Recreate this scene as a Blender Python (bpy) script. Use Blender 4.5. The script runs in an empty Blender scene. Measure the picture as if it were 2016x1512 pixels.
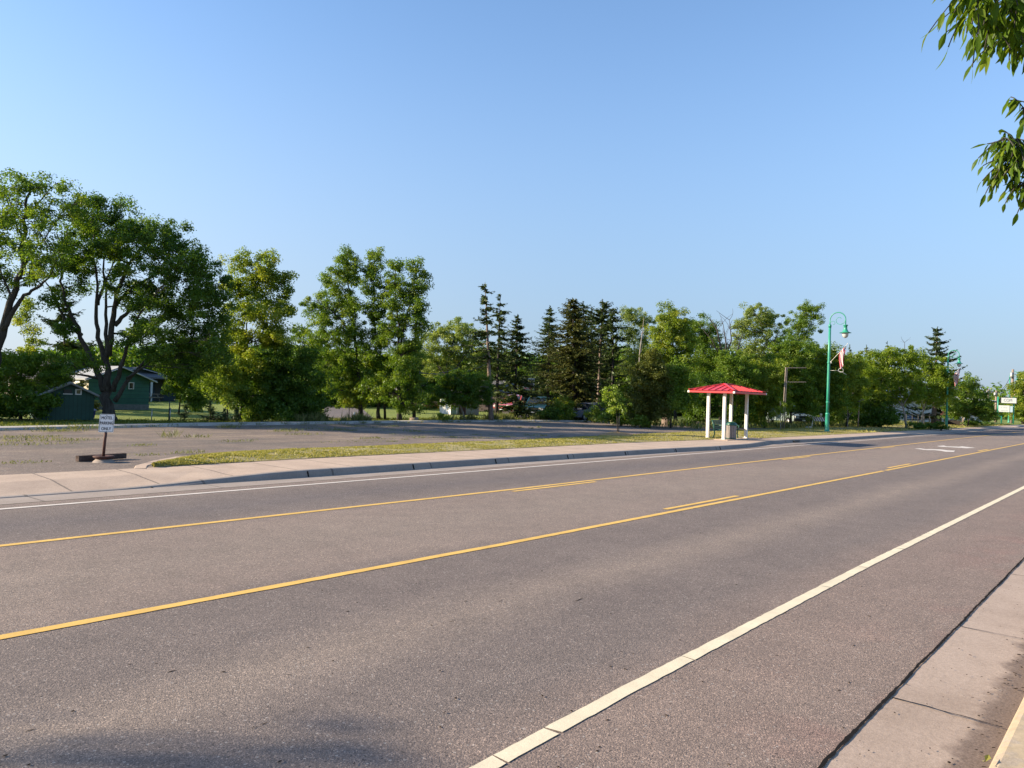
import bpy, bmesh, math, random
import numpy as np
from mathutils import Vector, Matrix, noise as mnoise
random.seed(11); rng = np.random.default_rng(11)
C = bpy.context.scene.collection
PI = math.pi
# ------------------------------------------------------------------ camera model (photo 2016 x 1512)
W0, H0, F0 = 2016.0, 1512.0, 1513.0
ROLL, YAW, PITCH, EYE = 0.034, math.radians(40.3044), math.radians(0.77185), 1.95
FW = np.array([math.cos(YAW)*math.cos(PITCH), math.sin(YAW)*math.cos(PITCH), math.sin(PITCH)])
_r = np.array([math.sin(YAW), -math.cos(YAW), 0.0]); _u = np.cross(_r, FW)
RT = _r*math.cos(ROLL)+_u*math.sin(ROLL); UP = _u*math.cos(ROLL)-_r*math.sin(ROLL)
CAM = np.array([0, 0, EYE])
GZ = 0.14                                   # height of everything behind the far kerb
def ray(x, y): return FW*F0 + RT*(x-W0/2) - UP*(y-H0/2)
def G(x, y, z=GZ):                          # where a sight line meets the ground
    d = ray(x, y); return CAM + d*((z-EYE)/d[2])
def P(x, y, depth): return CAM + ray(x, y)*(depth/F0)
def depth_of(p): return float((np.asarray(p)-CAM) @ FW)
# ------------------------------------------------------------------ materials
def new_mat(name):
    m = bpy.data.materials.new(name); m.use_nodes = True
    nt = m.node_tree; b = nt.nodes['Principled BSDF']; return m, nt, b
def N(nt, t, **kw):
    n = nt.nodes.new(t)
    for k, v in kw.items():
        if k in n.inputs: n.inputs[k].default_value = v
        else: setattr(n, k, v)
    return n
def L(nt, a, b): nt.links.new(a, b)
def mixc(nt, fac, a, b, mode='MIX'):
    n = nt.nodes.new('ShaderNodeMix'); n.data_type = 'RGBA'; n.blend_type = mode
    for i, v in ((0, fac), (6, a), (7, b)):
        if isinstance(v, (int, float)): n.inputs[i].default_value = v
        elif isinstance(v, tuple): n.inputs[i].default_value = (*v, 1) if len(v) == 3 else v
        else: nt.links.new(v, n.inputs[i])
    return n.outputs[2]
def ramp(nt, fac, stops):
    n = nt.nodes.new('ShaderNodeValToRGB'); e = n.color_ramp.elements
    while len(e) < len(stops): e.new(0.5)
    for k, (p, c) in enumerate(stops):
        e[k].position = p; e[k].color = (*c, 1) if len(c) == 3 else c
    nt.links.new(fac, n.inputs[0]); return n.outputs[0]
def maprange(nt, v, a, b, c=0.0, d=1.0, smooth=False):
    n = nt.nodes.new('ShaderNodeMapRange')
    if smooth: n.interpolation_type = 'SMOOTHSTEP'
    nt.links.new(v, n.inputs[0])
    for i, x in enumerate((a, b, c, d)): n.inputs[i+1].default_value = x
    return n.outputs[0]
def math_n(nt, op, a, b=0.0):
    n = nt.nodes.new('ShaderNodeMath'); n.operation = op
    for i, v in enumerate((a, b)):
        if isinstance(v, (int, float)): n.inputs[i].default_value = v
        else: nt.links.new(v, n.inputs[i])
    return n.outputs[0]
def noise(nt, vec, scale, detail=3.0, rough=0.55):
    n = N(nt, 'ShaderNodeTexNoise'); n.inputs['Scale'].default_value = scale
    n.inputs['Detail'].default_value = detail; n.inputs['Roughness'].default_value = rough
    if vec is not None: nt.links.new(vec, n.inputs['Vector'])
    return n.outputs['Fac']
def objvec(nt, scale=(1, 1, 1)):
    tc = N(nt, 'ShaderNodeTexCoord'); mp = N(nt, 'ShaderNodeMapping'); mp.inputs['Scale'].default_value = scale
    nt.links.new(tc.outputs['Object'], mp.inputs[0]); return mp.outputs[0]
def bump(nt, b, h, strength=0.3, dist=0.02):
    n = N(nt, 'ShaderNodeBump'); n.inputs['Strength'].default_value = strength; n.inputs['Distance'].default_value = dist
    nt.links.new(h, n.inputs['Height']); nt.links.new(n.outputs[0], b.inputs['Normal'])
def simple(name, col, rough=0.6, var=0.15, scale=6.0, metal=0.0, bmp=0.0):
    m, nt, b = new_mat(name); v = objvec(nt); f = noise(nt, v, scale, 4)
    lo = tuple(c*(1-var) for c in col); hi = tuple(min(1, c*(1+var)) for c in col)
    L(nt, ramp(nt, f, [(0.3, lo), (0.7, hi)]), b.inputs['Base Color'])
    b.inputs['Roughness'].default_value = rough; b.inputs['Metallic'].default_value = metal
    if rough > 0.88: b.inputs['Specular IOR Level'].default_value = 0.1
    if bmp: bump(nt, b, f, bmp, 0.02)
    return m
def asphalt(name, lane_bands, agg=118.0, cont=1.0):
    m, nt, b = new_mat(name); v = objvec(nt)
    col = lane_bands(nt, v)
    big = noise(nt, v, 0.35, 4); mid = noise(nt, v, 2.2, 4, 0.65)
    col = mixc(nt, maprange(nt, big, 0.3, 0.7), col, mixc(nt, 1.0, col, (0.88, 0.88, 0.89), 'MULTIPLY'))
    col = mixc(nt, 1.0, col, ramp(nt, mid, [(0.3, (0.9, 0.9, 0.9)), (0.7, (1.09, 1.08, 1.07))]), 'MULTIPLY')
    vo = N(nt, 'ShaderNodeTexVoronoi'); vo.inputs['Scale'].default_value = agg; L(nt, v, vo.inputs['Vector'])
    sp = N(nt, 'ShaderNodeSeparateColor'); L(nt, vo.outputs['Color'], sp.inputs[0])
    stone = ramp(nt, sp.outputs[0], [(0.0, (0.46, 0.46, 0.48)), (0.3, (0.8, 0.8, 0.8)), (0.8, (1.15, 1.12, 1.08)), (0.93, (1.7, 1.62, 1.52)), (1.0, (2.3, 2.2, 2.05))])
    col = mixc(nt, 0.75*cont, col, mixc(nt, 1.0, col, stone, 'MULTIPLY'))
    vo2 = N(nt, 'ShaderNodeTexVoronoi'); vo2.inputs['Scale'].default_value = agg*0.31; L(nt, v, vo2.inputs['Vector'])
    s2 = N(nt, 'ShaderNodeSeparateColor'); L(nt, vo2.outputs['Color'], s2.inputs[0])
    near = math_n(nt, 'LESS_THAN', vo2.outputs['Distance'], 0.3)
    br = math_n(nt, 'MULTIPLY', near, math_n(nt, 'GREATER_THAN', s2.outputs[0], 0.9))
    dk = math_n(nt, 'MULTIPLY', near, math_n(nt, 'GREATER_THAN', s2.outputs[1], 0.9))
    col = mixc(nt, math_n(nt, 'MULTIPLY', br, 0.6), col, (0.42, 0.38, 0.34))
    col = mixc(nt, math_n(nt, 'MULTIPLY', dk, 0.6), col, (0.03, 0.028, 0.028))
    L(nt, col, b.inputs['Base Color']); b.inputs['Roughness'].default_value = 0.95
    b.inputs['Specular IOR Level'].default_value = 0.25
    hgt = noise(nt, v, agg*0.9, 2)
    bump(nt, b, hgt, 0.55, 0.012)
    return m
def road_bands(nt, v):
    sx = N(nt, 'ShaderNodeSeparateXYZ'); L(nt, v, sx.inputs[0])
    wob = noise(nt, v, 0.22, 3)
    y = math_n(nt, 'ADD', sx.outputs[1], math_n(nt, 'MULTIPLY', math_n(nt, 'SUBTRACT', wob, 0.5), 1.1))
    yn = maprange(nt, y, 0, 14)
    tan = (0.242, 0.194, 0.165); pur = (0.181, 0.151, 0.136); lt = (0.246, 0.201, 0.170); sh = (0.236, 0.184, 0.156)
    s = lambda q: q/14.0
    col = ramp(nt, yn, [(s(1.2), sh), (s(2.6), sh), (s(3.3), pur), (s(4.0), pur), (s(4.65), lt), (s(5.3), pur), (s(6.3), pur), (s(6.8), tan),
                        (s(8.2), lt), (s(9.8), tan), (s(10.4), pur), (s(11.4), (0.15, 0.13, 0.125)), (s(12.6), pur), (s(13.3), tan)])
    red = maprange(nt, noise(nt, v, 0.75, 4), 0.5, 0.68)
    edge = maprange(nt, sx.outputs[1], 1.2, 2.3, 1.0, 0.0)
    col = mixc(nt, math_n(nt, 'MULTIPLY', math_n(nt, 'MULTIPLY', red, edge), 0.6), col, (0.27, 0.15, 0.128))
    return col
def lot_bands(nt, v):
    a = math_n(nt, 'ADD', math_n(nt, 'MULTIPLY', noise(nt, v, 0.5, 5, 0.6), .5), math_n(nt, 'MULTIPLY', noise(nt, objvec(nt, (.18, 1.0, 1)), 1.1, 5, .65), .5))
    return ramp(nt, a, [(0.36, (0.135, 0.122, 0.108)), (0.52, (0.205, 0.164, 0.138)), (0.64, (0.285, 0.23, 0.175))])
def drive_bands(nt, v):
    a = noise(nt, v, 0.5, 4)
    return ramp(nt, a, [(0.3, (0.12, 0.11, 0.115)), (0.7, (0.18, 0.155, 0.145))])
def paint(name, col, wear=0.35):
    m, nt, b = new_mat(name); v = objvec(nt)
    f = noise(nt, v, 34, 5, 0.7); g = noise(nt, v, 3.0, 4)
    lo = tuple(c*0.8 for c in col)
    c1 = ramp(nt, g, [(0.3, lo), (0.65, col)])
    k = math_n(nt, 'ADD', math_n(nt, 'MULTIPLY', f, 0.7), math_n(nt, 'MULTIPLY', g, 0.3))
    c2 = mixc(nt, maprange(nt, k, 0.60-0.1*wear, 0.72, 0.0, wear*1.5), c1, (0.15, 0.13, 0.12))
    L(nt, c2, b.inputs['Base Color']); b.inputs['Roughness'].default_value = 0.8
    bump(nt, b, f, 0.3, 0.006); return m
def concrete(name, col, stain=(0.62, 0.58, 0.55), joint=0.0, jw=0.012, warm=None):
    m, nt, b = new_mat(name); v = objvec(nt)
    a = noise(nt, v, 1.3, 5, 0.6); f = noise(nt, v, 26, 4, 0.7); g = noise(nt, v, 140, 2)
    c = mixc(nt, 1.0, col, ramp(nt, a, [(0.3, stain), (0.62, (1.05, 1.04, 1.03))]), 'MULTIPLY')
    c = mixc(nt, 1.0, c, ramp(nt, f, [(0.3, (0.86, 0.85, 0.84)), (0.7, (1.08, 1.08, 1.07))]), 'MULTIPLY')
    c = mixc(nt, 1.0, c, ramp(nt, g, [(0.3, (0.8, 0.8, 0.8)), (0.7, (1.15, 1.15, 1.15))]), 'MULTIPLY')
    if joint:
        sx = N(nt, 'ShaderNodeSeparateXYZ'); L(nt, v, sx.inputs[0])
        w = math_n(nt, 'ADD', sx.outputs[0], math_n(nt, 'MULTIPLY', noise(nt, v, 9, 2), 0.03))
        fr = math_n(nt, 'FRACT', math_n(nt, 'DIVIDE', w, joint))
        ln = math_n(nt, 'LESS_THAN', math_n(nt, 'ABSOLUTE', math_n(nt, 'SUBTRACT', fr, 0.5)), jw/joint)
        c = mixc(nt, math_n(nt, 'MULTIPLY', ln, 0.7), c, (0.09, 0.075, 0.06))
    L(nt, c, b.inputs['Base Color']); b.inputs['Roughness'].default_value = 0.9
    bump(nt, b, f, 0.25, 0.01); return m, nt, b, c, v
def leaf_mat(name, dark, mid, light, trans=0.4, gloss=0.03):
    m = bpy.data.materials.new(name); m.use_nodes = True; nt = m.node_tree; nt.nodes.clear()
    out = N(nt, 'ShaderNodeOutputMaterial'); at = N(nt, 'ShaderNodeAttribute'); at.attribute_name = 'tint'
    c = ramp(nt, at.outputs['Fac'], [(0.0, dark), (0.5, mid), (1.0, light)])
    d = N(nt, 'ShaderNodeBsdfDiffuse'); t = N(nt, 'ShaderNodeBsdfTranslucent'); g = N(nt, 'ShaderNodeBsdfGlossy')
    L(nt, c, d.inputs[0])
    tc = mixc(nt, 1.0, c, (1.25, 1.2, 0.55), 'MULTIPLY'); L(nt, tc, t.inputs[0])
    g.inputs['Roughness'].default_value = 0.45; g.inputs[0].default_value = (0.6, 0.65, 0.6, 1)
    mx = N(nt, 'ShaderNodeMixShader'); mx.inputs[0].default_value = trans
    L(nt, d.outputs[0], mx.inputs[1]); L(nt, t.outputs[0], mx.inputs[2])
    m2 = N(nt, 'ShaderNodeMixShader'); m2.inputs[0].default_value = gloss
    L(nt, mx.outputs[0], m2.inputs[1]); L(nt, g.outputs[0], m2.inputs[2]); L(nt, m2.outputs[0], out.inputs[0])
    return m
def bark_mat(name, a, b_, sc=5.0):
    m, nt, b = new_mat(name); v = objvec(nt, (1, 1, 0.25)); f = noise(nt, v, sc*2.2, 5, 0.65)
    L(nt, ramp(nt, f, [(0.32, a), (0.68, b_)]), b.inputs['Base Color']); b.inputs['Roughness'].default_value = 0.95
    bump(nt, b, f, 0.8, 0.05); return m
def siding(name, col, pitch=0.2, axis=2, depth=0.5):
    m, nt, b = new_mat(name); v = objvec(nt); sx = N(nt, 'ShaderNodeSeparateXYZ'); L(nt, v, sx.inputs[0])
    fr = math_n(nt, 'FRACT', math_n(nt, 'DIVIDE', sx.outputs[axis], pitch))
    n = noise(nt, v, 2.5, 4)
    c = ramp(nt, n, [(0.3, tuple(q*0.82 for q in col)), (0.7, tuple(q*1.1 for q in col))])
    ln = math_n(nt, 'LESS_THAN', fr, 0.11)
    c = mixc(nt, math_n(nt, 'MULTIPLY', ln, depth), c, tuple(q*0.35 for q in col))
    L(nt, c, b.inputs['Base Color']); b.inputs['Roughness'].default_value = 0.75
    bump(nt, b, fr, 0.5, 0.02); return m

M = {}
M['asphalt'] = asphalt('asphalt_road', road_bands)
M['lot'] = asphalt('old_lot_asphalt', lot_bands, 60, 0.8)
M['drive'] = asphalt('driveway_asphalt', drive_bands, 60, 0.7)
M['white'] = paint('white_line_paint', (0.74, 0.645, 0.455), 0.3)
M['farwhite'] = paint('white_line_far', (0.66, 0.60, 0.53), 0.35)
M['yellow'] = paint('yellow_line_paint', (0.72, 0.45, 0.105), 0.25)
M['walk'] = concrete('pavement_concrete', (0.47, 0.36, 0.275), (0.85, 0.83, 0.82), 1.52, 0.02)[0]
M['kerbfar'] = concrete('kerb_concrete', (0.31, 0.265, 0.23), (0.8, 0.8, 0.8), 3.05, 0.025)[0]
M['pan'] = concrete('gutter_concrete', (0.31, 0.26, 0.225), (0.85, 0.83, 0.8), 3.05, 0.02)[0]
M['edging'] = concrete('lot_edging', (0.44, 0.41, 0.37), (0.75, 0.75, 0.75), 3.0, 0.02)[0]
# near gutter pan: concrete with a band of brown grit swept against the kerb
m, nt, b, c, v = concrete('near_gutter', (0.405, 0.315, 0.25), (0.8, 0.77, 0.74), 0, 0)
sx = N(nt, 'ShaderNodeSeparateXYZ'); L(nt, v, sx.inputs[0])
band = maprange(nt, math_n(nt, 'ADD', sx.outputs[1], math_n(nt, 'MULTIPLY', math_n(nt, 'SUBTRACT', noise(nt, v, 2.6, 5, 0.65), 0.5), 0.42)), 0.80, 0.93, 1.0, 0.0, True)
grit = ramp(nt, noise(nt, v, 75, 3, 0.7), [(0.32, (0.06, 0.04, 0.03)), (0.55, (0.155, 0.108, 0.082)), (0.75, (0.24, 0.18, 0.14))])
c2 = mixc(nt, math_n(nt, 'MULTIPLY', band, 0.85), c, grit)
L(nt, c2, b.inputs['Base Color']); M['pan_near'] = m
# near kerb: pale concrete with worn cream paint
m, nt, b, c, v = concrete('near_kerb', (0.40, 0.33, 0.25), (0.85, 0.82, 0.78), 0, 0)
w = maprange(nt, noise(nt, v, 5, 5, 0.7), 0.42, 0.5)
L(nt, mixc(nt, w, c, mixc(nt, 1.0, (0.43, 0.335, 0.22), ramp(nt, noise(nt, v, 18, 4), [(0.3, (0.85, 0.85, 0.82)), (0.7, (1.1, 1.1, 1.1))]), 'MULTIPLY')), b.inputs['Base Color'])
M['kerb_near'] = m
# ground
m, nt, b = new_mat('grass_ground'); v = objvec(nt)
a = noise(nt, v, 0.25, 4); f = noise(nt, v, 4, 5, 0.7); g = noise(nt, v, 40, 3, 0.7)
c = ramp(nt, f, [(0.3, (0.135, 0.185, 0.02)), (0.55, (0.2, 0.25, 0.03)), (0.75, (0.28, 0.29, 0.05))])
c = mixc(nt, 1.0, c, ramp(nt, g, [(0.3, (0.6, 0.6, 0.6)), (0.7, (1.3, 1.3, 1.3))]), 'MULTIPLY')
c = mixc(nt, maprange(nt, a, 0.5, 0.7, 0, 0.5), c, (0.11, 0.13, 0.03))
L(nt, c, b.inputs['Base Color']); b.inputs['Roughness'].default_value = 1.0; bump(nt, b, g, 0.8, 0.05)
M['ground'] = m
m, nt, b = new_mat('verge_soil_grass'); v = objvec(nt)
f = noise(nt, v, 2.2, 5, 0.7); g = noise(nt, v, 30, 3, 0.7)
c = ramp(nt, f, [(0.3, (0.235, 0.215, 0.075)), (0.5, (0.35, 0.295, 0.125)), (0.72, (0.45, 0.36, 0.2))])
c = mixc(nt, 1.0, c, ramp(nt, g, [(0.3, (0.6, 0.6, 0.6)), (0.7, (1.25, 1.25, 1.25))]), 'MULTIPLY')
L(nt, c, b.inputs['Base Color']); b.inputs['Roughness'].default_value = 1.0; bump(nt, b, g, 0.8, 0.04); M['verge'] = m
M['grass'] = leaf_mat('grass_blades', (0.19, 0.20, 0.045), (0.31, 0.295, 0.075), (0.48, 0.41, 0.165), 0.35, 0.02)
M['lawn'] = leaf_mat('lawn_blades', (0.07, 0.10, 0.016), (0.13, 0.155, 0.025), (0.19, 0.19, 0.04), 0.35, 0.02)
M['weed'] = leaf_mat('weed_blades', (0.08, 0.11, 0.03), (0.16, 0.19, 0.06), (0.28, 0.26, 0.11), 0.35, 0.02)
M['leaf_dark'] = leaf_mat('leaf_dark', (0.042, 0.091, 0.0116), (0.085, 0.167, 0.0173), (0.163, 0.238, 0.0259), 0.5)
M['leaf_mid'] = leaf_mat('leaf_mid', (0.068, 0.130, 0.0144), (0.129, 0.221, 0.0216), (0.227, 0.289, 0.0319), 0.5)
M['leaf_light'] = leaf_mat('leaf_light', (0.113, 0.176, 0.0172), (0.202, 0.281, 0.0260), (0.330, 0.358, 0.0404), 0.5)
M['leaf_pale'] = leaf_mat('leaf_pale', (0.129, 0.191, 0.0432), (0.210, 0.281, 0.0607), (0.316, 0.366, 0.0940), 0.5)
M['leaf_locust'] = leaf_mat('leaf_locust', (0.091, 0.168, 0.0144), (0.174, 0.259, 0.0189), (0.256, 0.312, 0.0289), 0.5)
M['leaf_olive'] = leaf_mat('leaf_olive', (0.06, 0.078, 0.014), (0.105, 0.125, 0.02), (0.16, 0.17, 0.03))
M['leaf_bright'] = leaf_mat('leaf_bright', (0.131, 0.211, 0.0251), (0.223, 0.318, 0.0376), (0.327, 0.397, 0.0690), 0.5)
M['leaf_ash'] = leaf_mat('leaf_ash', (0.045, 0.095, 0.008), (0.095, 0.165, 0.012), (0.17, 0.225, 0.02), 0.5, 0.015)
M['needle'] = leaf_mat('needle', (0.029, 0.051, 0.0146), (0.056, 0.085, 0.0232), (0.095, 0.122, 0.0342), 0.2)
M['needle_olive'] = leaf_mat('needle_olive', (0.044, 0.054, 0.0134), (0.081, 0.090, 0.0220), (0.128, 0.129, 0.0317), 0.2)
M['needle_blue'] = leaf_mat('needle_blue', (0.037, 0.061, 0.0268), (0.061, 0.098, 0.0427), (0.098, 0.140, 0.0610), 0.2)
M['bark'] = bark_mat('bark_grey', (0.026, 0.022, 0.019), (0.075, 0.066, 0.058))
M['bark_dark'] = bark_mat('bark_dark', (0.02, 0.016, 0.013), (0.052, 0.043, 0.036))
M['bark_pale'] = bark_mat('bark_pale', (0.16, 0.135, 0.115), (0.36, 0.31, 0.26))
M['bark_pine'] = bark_mat('bark_pine', (0.12, 0.085, 0.065), (0.27, 0.2, 0.155))
M['green_metal'] = simple('green_pole_paint', (0.03, 0.26, 0.17), 0.4, 0.12, 3)
M['green_dark'] = simple('dark_green_steel', (0.015, 0.085, 0.06), 0.45, 0.15, 6)
M['globe'] = simple('lamp_globe', (0.46, 0.47, 0.46), 0.25, 0.06, 6)
M['red_metal'] = simple('red_standing_seam', (0.56, 0.035, 0.042), 0.38, 0.06, 3)
M['white_paint'] = simple('white_post_paint', (0.74, 0.70, 0.62), 0.5, 0.06, 9)
M['white_gutter'] = simple('white_gutter_end', (0.75, 0.72, 0.68), 0.5, 0.05, 9)
M['soffit'] = simple('soffit', (0.30, 0.09, 0.085), 0.7, 0.1, 5)
M['slat'] = simple('recycled_slat', (0.235, 0.205, 0.185), 0.7, 0.18, 12)
M['black'] = simple('black_metal', (0.012, 0.012, 0.013), 0.5, 0.2, 9)
M['rust'] = simple('rusty_steel', (0.075, 0.028, 0.02), 0.8, 0.45, 14, 0.0, 0.3)
M['timber'] = simple('old_timber', (0.075, 0.055, 0.047), 0.9, 0.4, 10, 0.0, 0.4)
M['sign_white'] = simple('sign_white', (0.82, 0.84, 0.84), 0.35, 0.04, 5)
M['sign_black'] = simple('sign_black', (0.02, 0.022, 0.026), 0.5, 0.1, 9)
M['galv'] = simple('galvanised_steel', (0.36, 0.36, 0.35), 0.45, 0.15, 8, 0.6)
M['flag_red'] = simple('flag_red', (0.50, 0.025, 0.04), 0.8, 0.08, 4)
M['flag_white'] = simple('flag_white', (0.72, 0.70, 0.68), 0.8, 0.04, 4)
M['flag_blue'] = simple('flag_blue', (0.022, 0.03, 0.11), 0.8, 0.08, 4)
M['pole_wood'] = bark_mat('pole_wood', (0.17, 0.13, 0.10), (0.30, 0.245, 0.2), 6)
M['cut_wood'] = bark_mat('cut_wood', (0.20, 0.15, 0.105), (0.40, 0.32, 0.24), 6)
M['mulch'] = simple('wood_mulch', (0.34, 0.225, 0.115), 1.0, 0.45, 28, 0, 0.8)
M['shed_green'] = siding('shed_boards', (0.026, 0.075, 0.058), 0.17, 0, 0.7)
M['lap_green'] = siding('lap_siding_green', (0.045, 0.14, 0.10), 0.24, 2, 0.6)
M['lap_cream'] = siding('lap_siding_cream', (0.46, 0.41, 0.32), 0.24, 2, 0.4)
M['lap_grey'] = siding('lap_siding_grey', (0.30, 0.34, 0.36), 0.2, 2, 0.4)
M['lap_pale'] = siding('lap_siding_pale', (0.22, 0.30, 0.27), 0.22, 2, 0.4)
M['lap_dark'] = siding('lap_siding_dark', (0.045, 0.03, 0.025), 0.22, 2, 0.4)
M['lap_blue'] = siding('lap_siding_blue', (0.03, 0.05, 0.062), 0.22, 2, 0.4)
M['lap_white'] = siding('panel_white', (0.62, 0.62, 0.60), 0.35, 2, 0.2)
M['roof_pale'] = simple('roof_pale', (0.30, 0.31, 0.31), 0.7, 0.12, 5)
M['roof_grey'] = simple('roof_shingle', (0.12, 0.12, 0.125), 0.9, 0.25, 20, 0, 0.3)
M['roof_white'] = simple('roof_white', (0.64, 0.64, 0.60), 0.6, 0.06, 4)
M['trim'] = simple('white_trim', (0.66, 0.64, 0.6), 0.6, 0.06, 6)
M['block'] = simple('foundation_block', (0.20, 0.20, 0.19), 0.9, 0.2, 6, 0, 0.3)
M['brick'] = simple('brown_brick', (0.07, 0.035, 0.028), 0.9, 0.3, 16, 0, 0.4)
m, nt, b = new_mat('window_glass'); b.inputs['Base Color'].default_value = (0.02, 0.025, 0.03, 1); b.inputs['Roughness'].default_value = 0.08
b.inputs['Specular IOR Level'].default_value = 0.7; M['glass'] = m
M['blue_plastic'] = simple('blue_plastic', (0.035, 0.035, 0.24), 0.45, 0.1, 6)
M['lid_plastic'] = simple('lavender_lid', (0.36, 0.36, 0.55), 0.45, 0.1, 6)
M['barricade_white'] = simple('barricade_white', (0.68, 0.66, 0.60), 0.6, 0.1, 9)
M['barricade_orange'] = simple('barricade_orange', (0.19, 0.075, 0.045), 0.6, 0.15, 9)
M['amber'] = simple('amber_lens', (0.65, 0.55, 0.4), 0.3, 0.08, 6)
M['tyre'] = simple('tyre_rubber', (0.014, 0.014, 0.015), 0.9, 0.2, 12)
M['rim'] = simple('wheel_rim', (0.42, 0.42, 0.43), 0.35, 0.08, 8, 0.8)
def carpaint(name, col):
    m, nt, b = new_mat(name); v = objvec(nt); f = noise(nt, v, 3, 3)
    L(nt, ramp(nt, f, [(0.3, tuple(q*0.9 for q in col)), (0.7, tuple(q*1.05 for q in col))]), b.inputs['Base Color'])
    b.inputs['Roughness'].default_value = 0.25; b.inputs['Coat Weight'].default_value = 0.6; return m
M['car_teal'] = carpaint('car_teal', (0.012, 0.055, 0.066)); M['car_red'] = carpaint('car_red', (0.36, 0.045, 0.03))
M['car_blue'] = carpaint('car_blue', (0.10, 0.12, 0.17)); M['car_pale'] = carpaint('car_pale', (0.2, 0.25, 0.25)); M['car_white'] = carpaint('car_white', (0.68, 0.70, 0.72))
M['lens'] = simple('headlight_lens', (0.55, 0.56, 0.56), 0.15, 0.05, 9)
M['banner_blue'] = simple('banner_blue', (0.06, 0.09, 0.36), 0.5, 0.05, 5); M['banner_sky'] = simple('banner_pale', (0.50, 0.64, 0.70), 0.5, 0.05, 5)
M['sign_face'] = simple('sign_face', (0.70, 0.72, 0.67), 0.4, 0.04, 4); M['ink'] = simple('sign_ink', (0.26, 0.26, 0.27), 0.5, 0.1, 8); M['ink_pale'] = simple('sign_ink_pale', (0.42, 0.45, 0.44), 0.5, 0.1, 8)
M['seam'] = simple('tar_seam', (0.014, 0.012, 0.011), 0.95, 0.3, 30)
M['debris'] = simple('dark_debris', (0.035, 0.025, 0.018), 0.95, 0.4, 30)
M['orange_lilies'] = leaf_mat('orange_lilies', (0.25, 0.10, 0.03), (0.5, 0.2, 0.06), (0.7, 0.4, 0.2), 0.3)
# ------------------------------------------------------------------ mesh helpers
def link(name, me, mats, parent=None):
    o = bpy.data.objects.new(name, me); C.objects.link(o)
    for q in (mats if isinstance(mats, (list, tuple)) else [mats]): me.materials.append(M[q])
    if parent is not None: o.parent = parent
    return o
def tag(o, label=None, cat=None, group=None, kind=None):
    for k, v in (('label', label), ('category', cat), ('group', group), ('kind', kind)):
        if v: o[k] = v
    return o
def thing(name, label, cat, loc, rz=0.0, group=None):
    o = bpy.data.objects.new(name, None); C.objects.link(o); o.location = [float(q) for q in loc]; o.rotation_euler.z = rz
    o.empty_display_size = 0.2
    return tag(o, label, cat, group)
def dup(root, loc, rz=None, label=None, scale=None):
    r = root.copy(); C.objects.link(r); r.location = [float(q) for q in loc]
    if rz is not None: r.rotation_euler.z = rz
    if label: r['label'] = label
    if scale: r.scale = (scale,)*3 if isinstance(scale, (int, float)) else scale
    for ch in list(root.children):
        c = ch.copy(); C.objects.link(c); c.parent = r
        for g in list(ch.children):
            d = g.copy(); C.objects.link(d); d.parent = c
    return r
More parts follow.
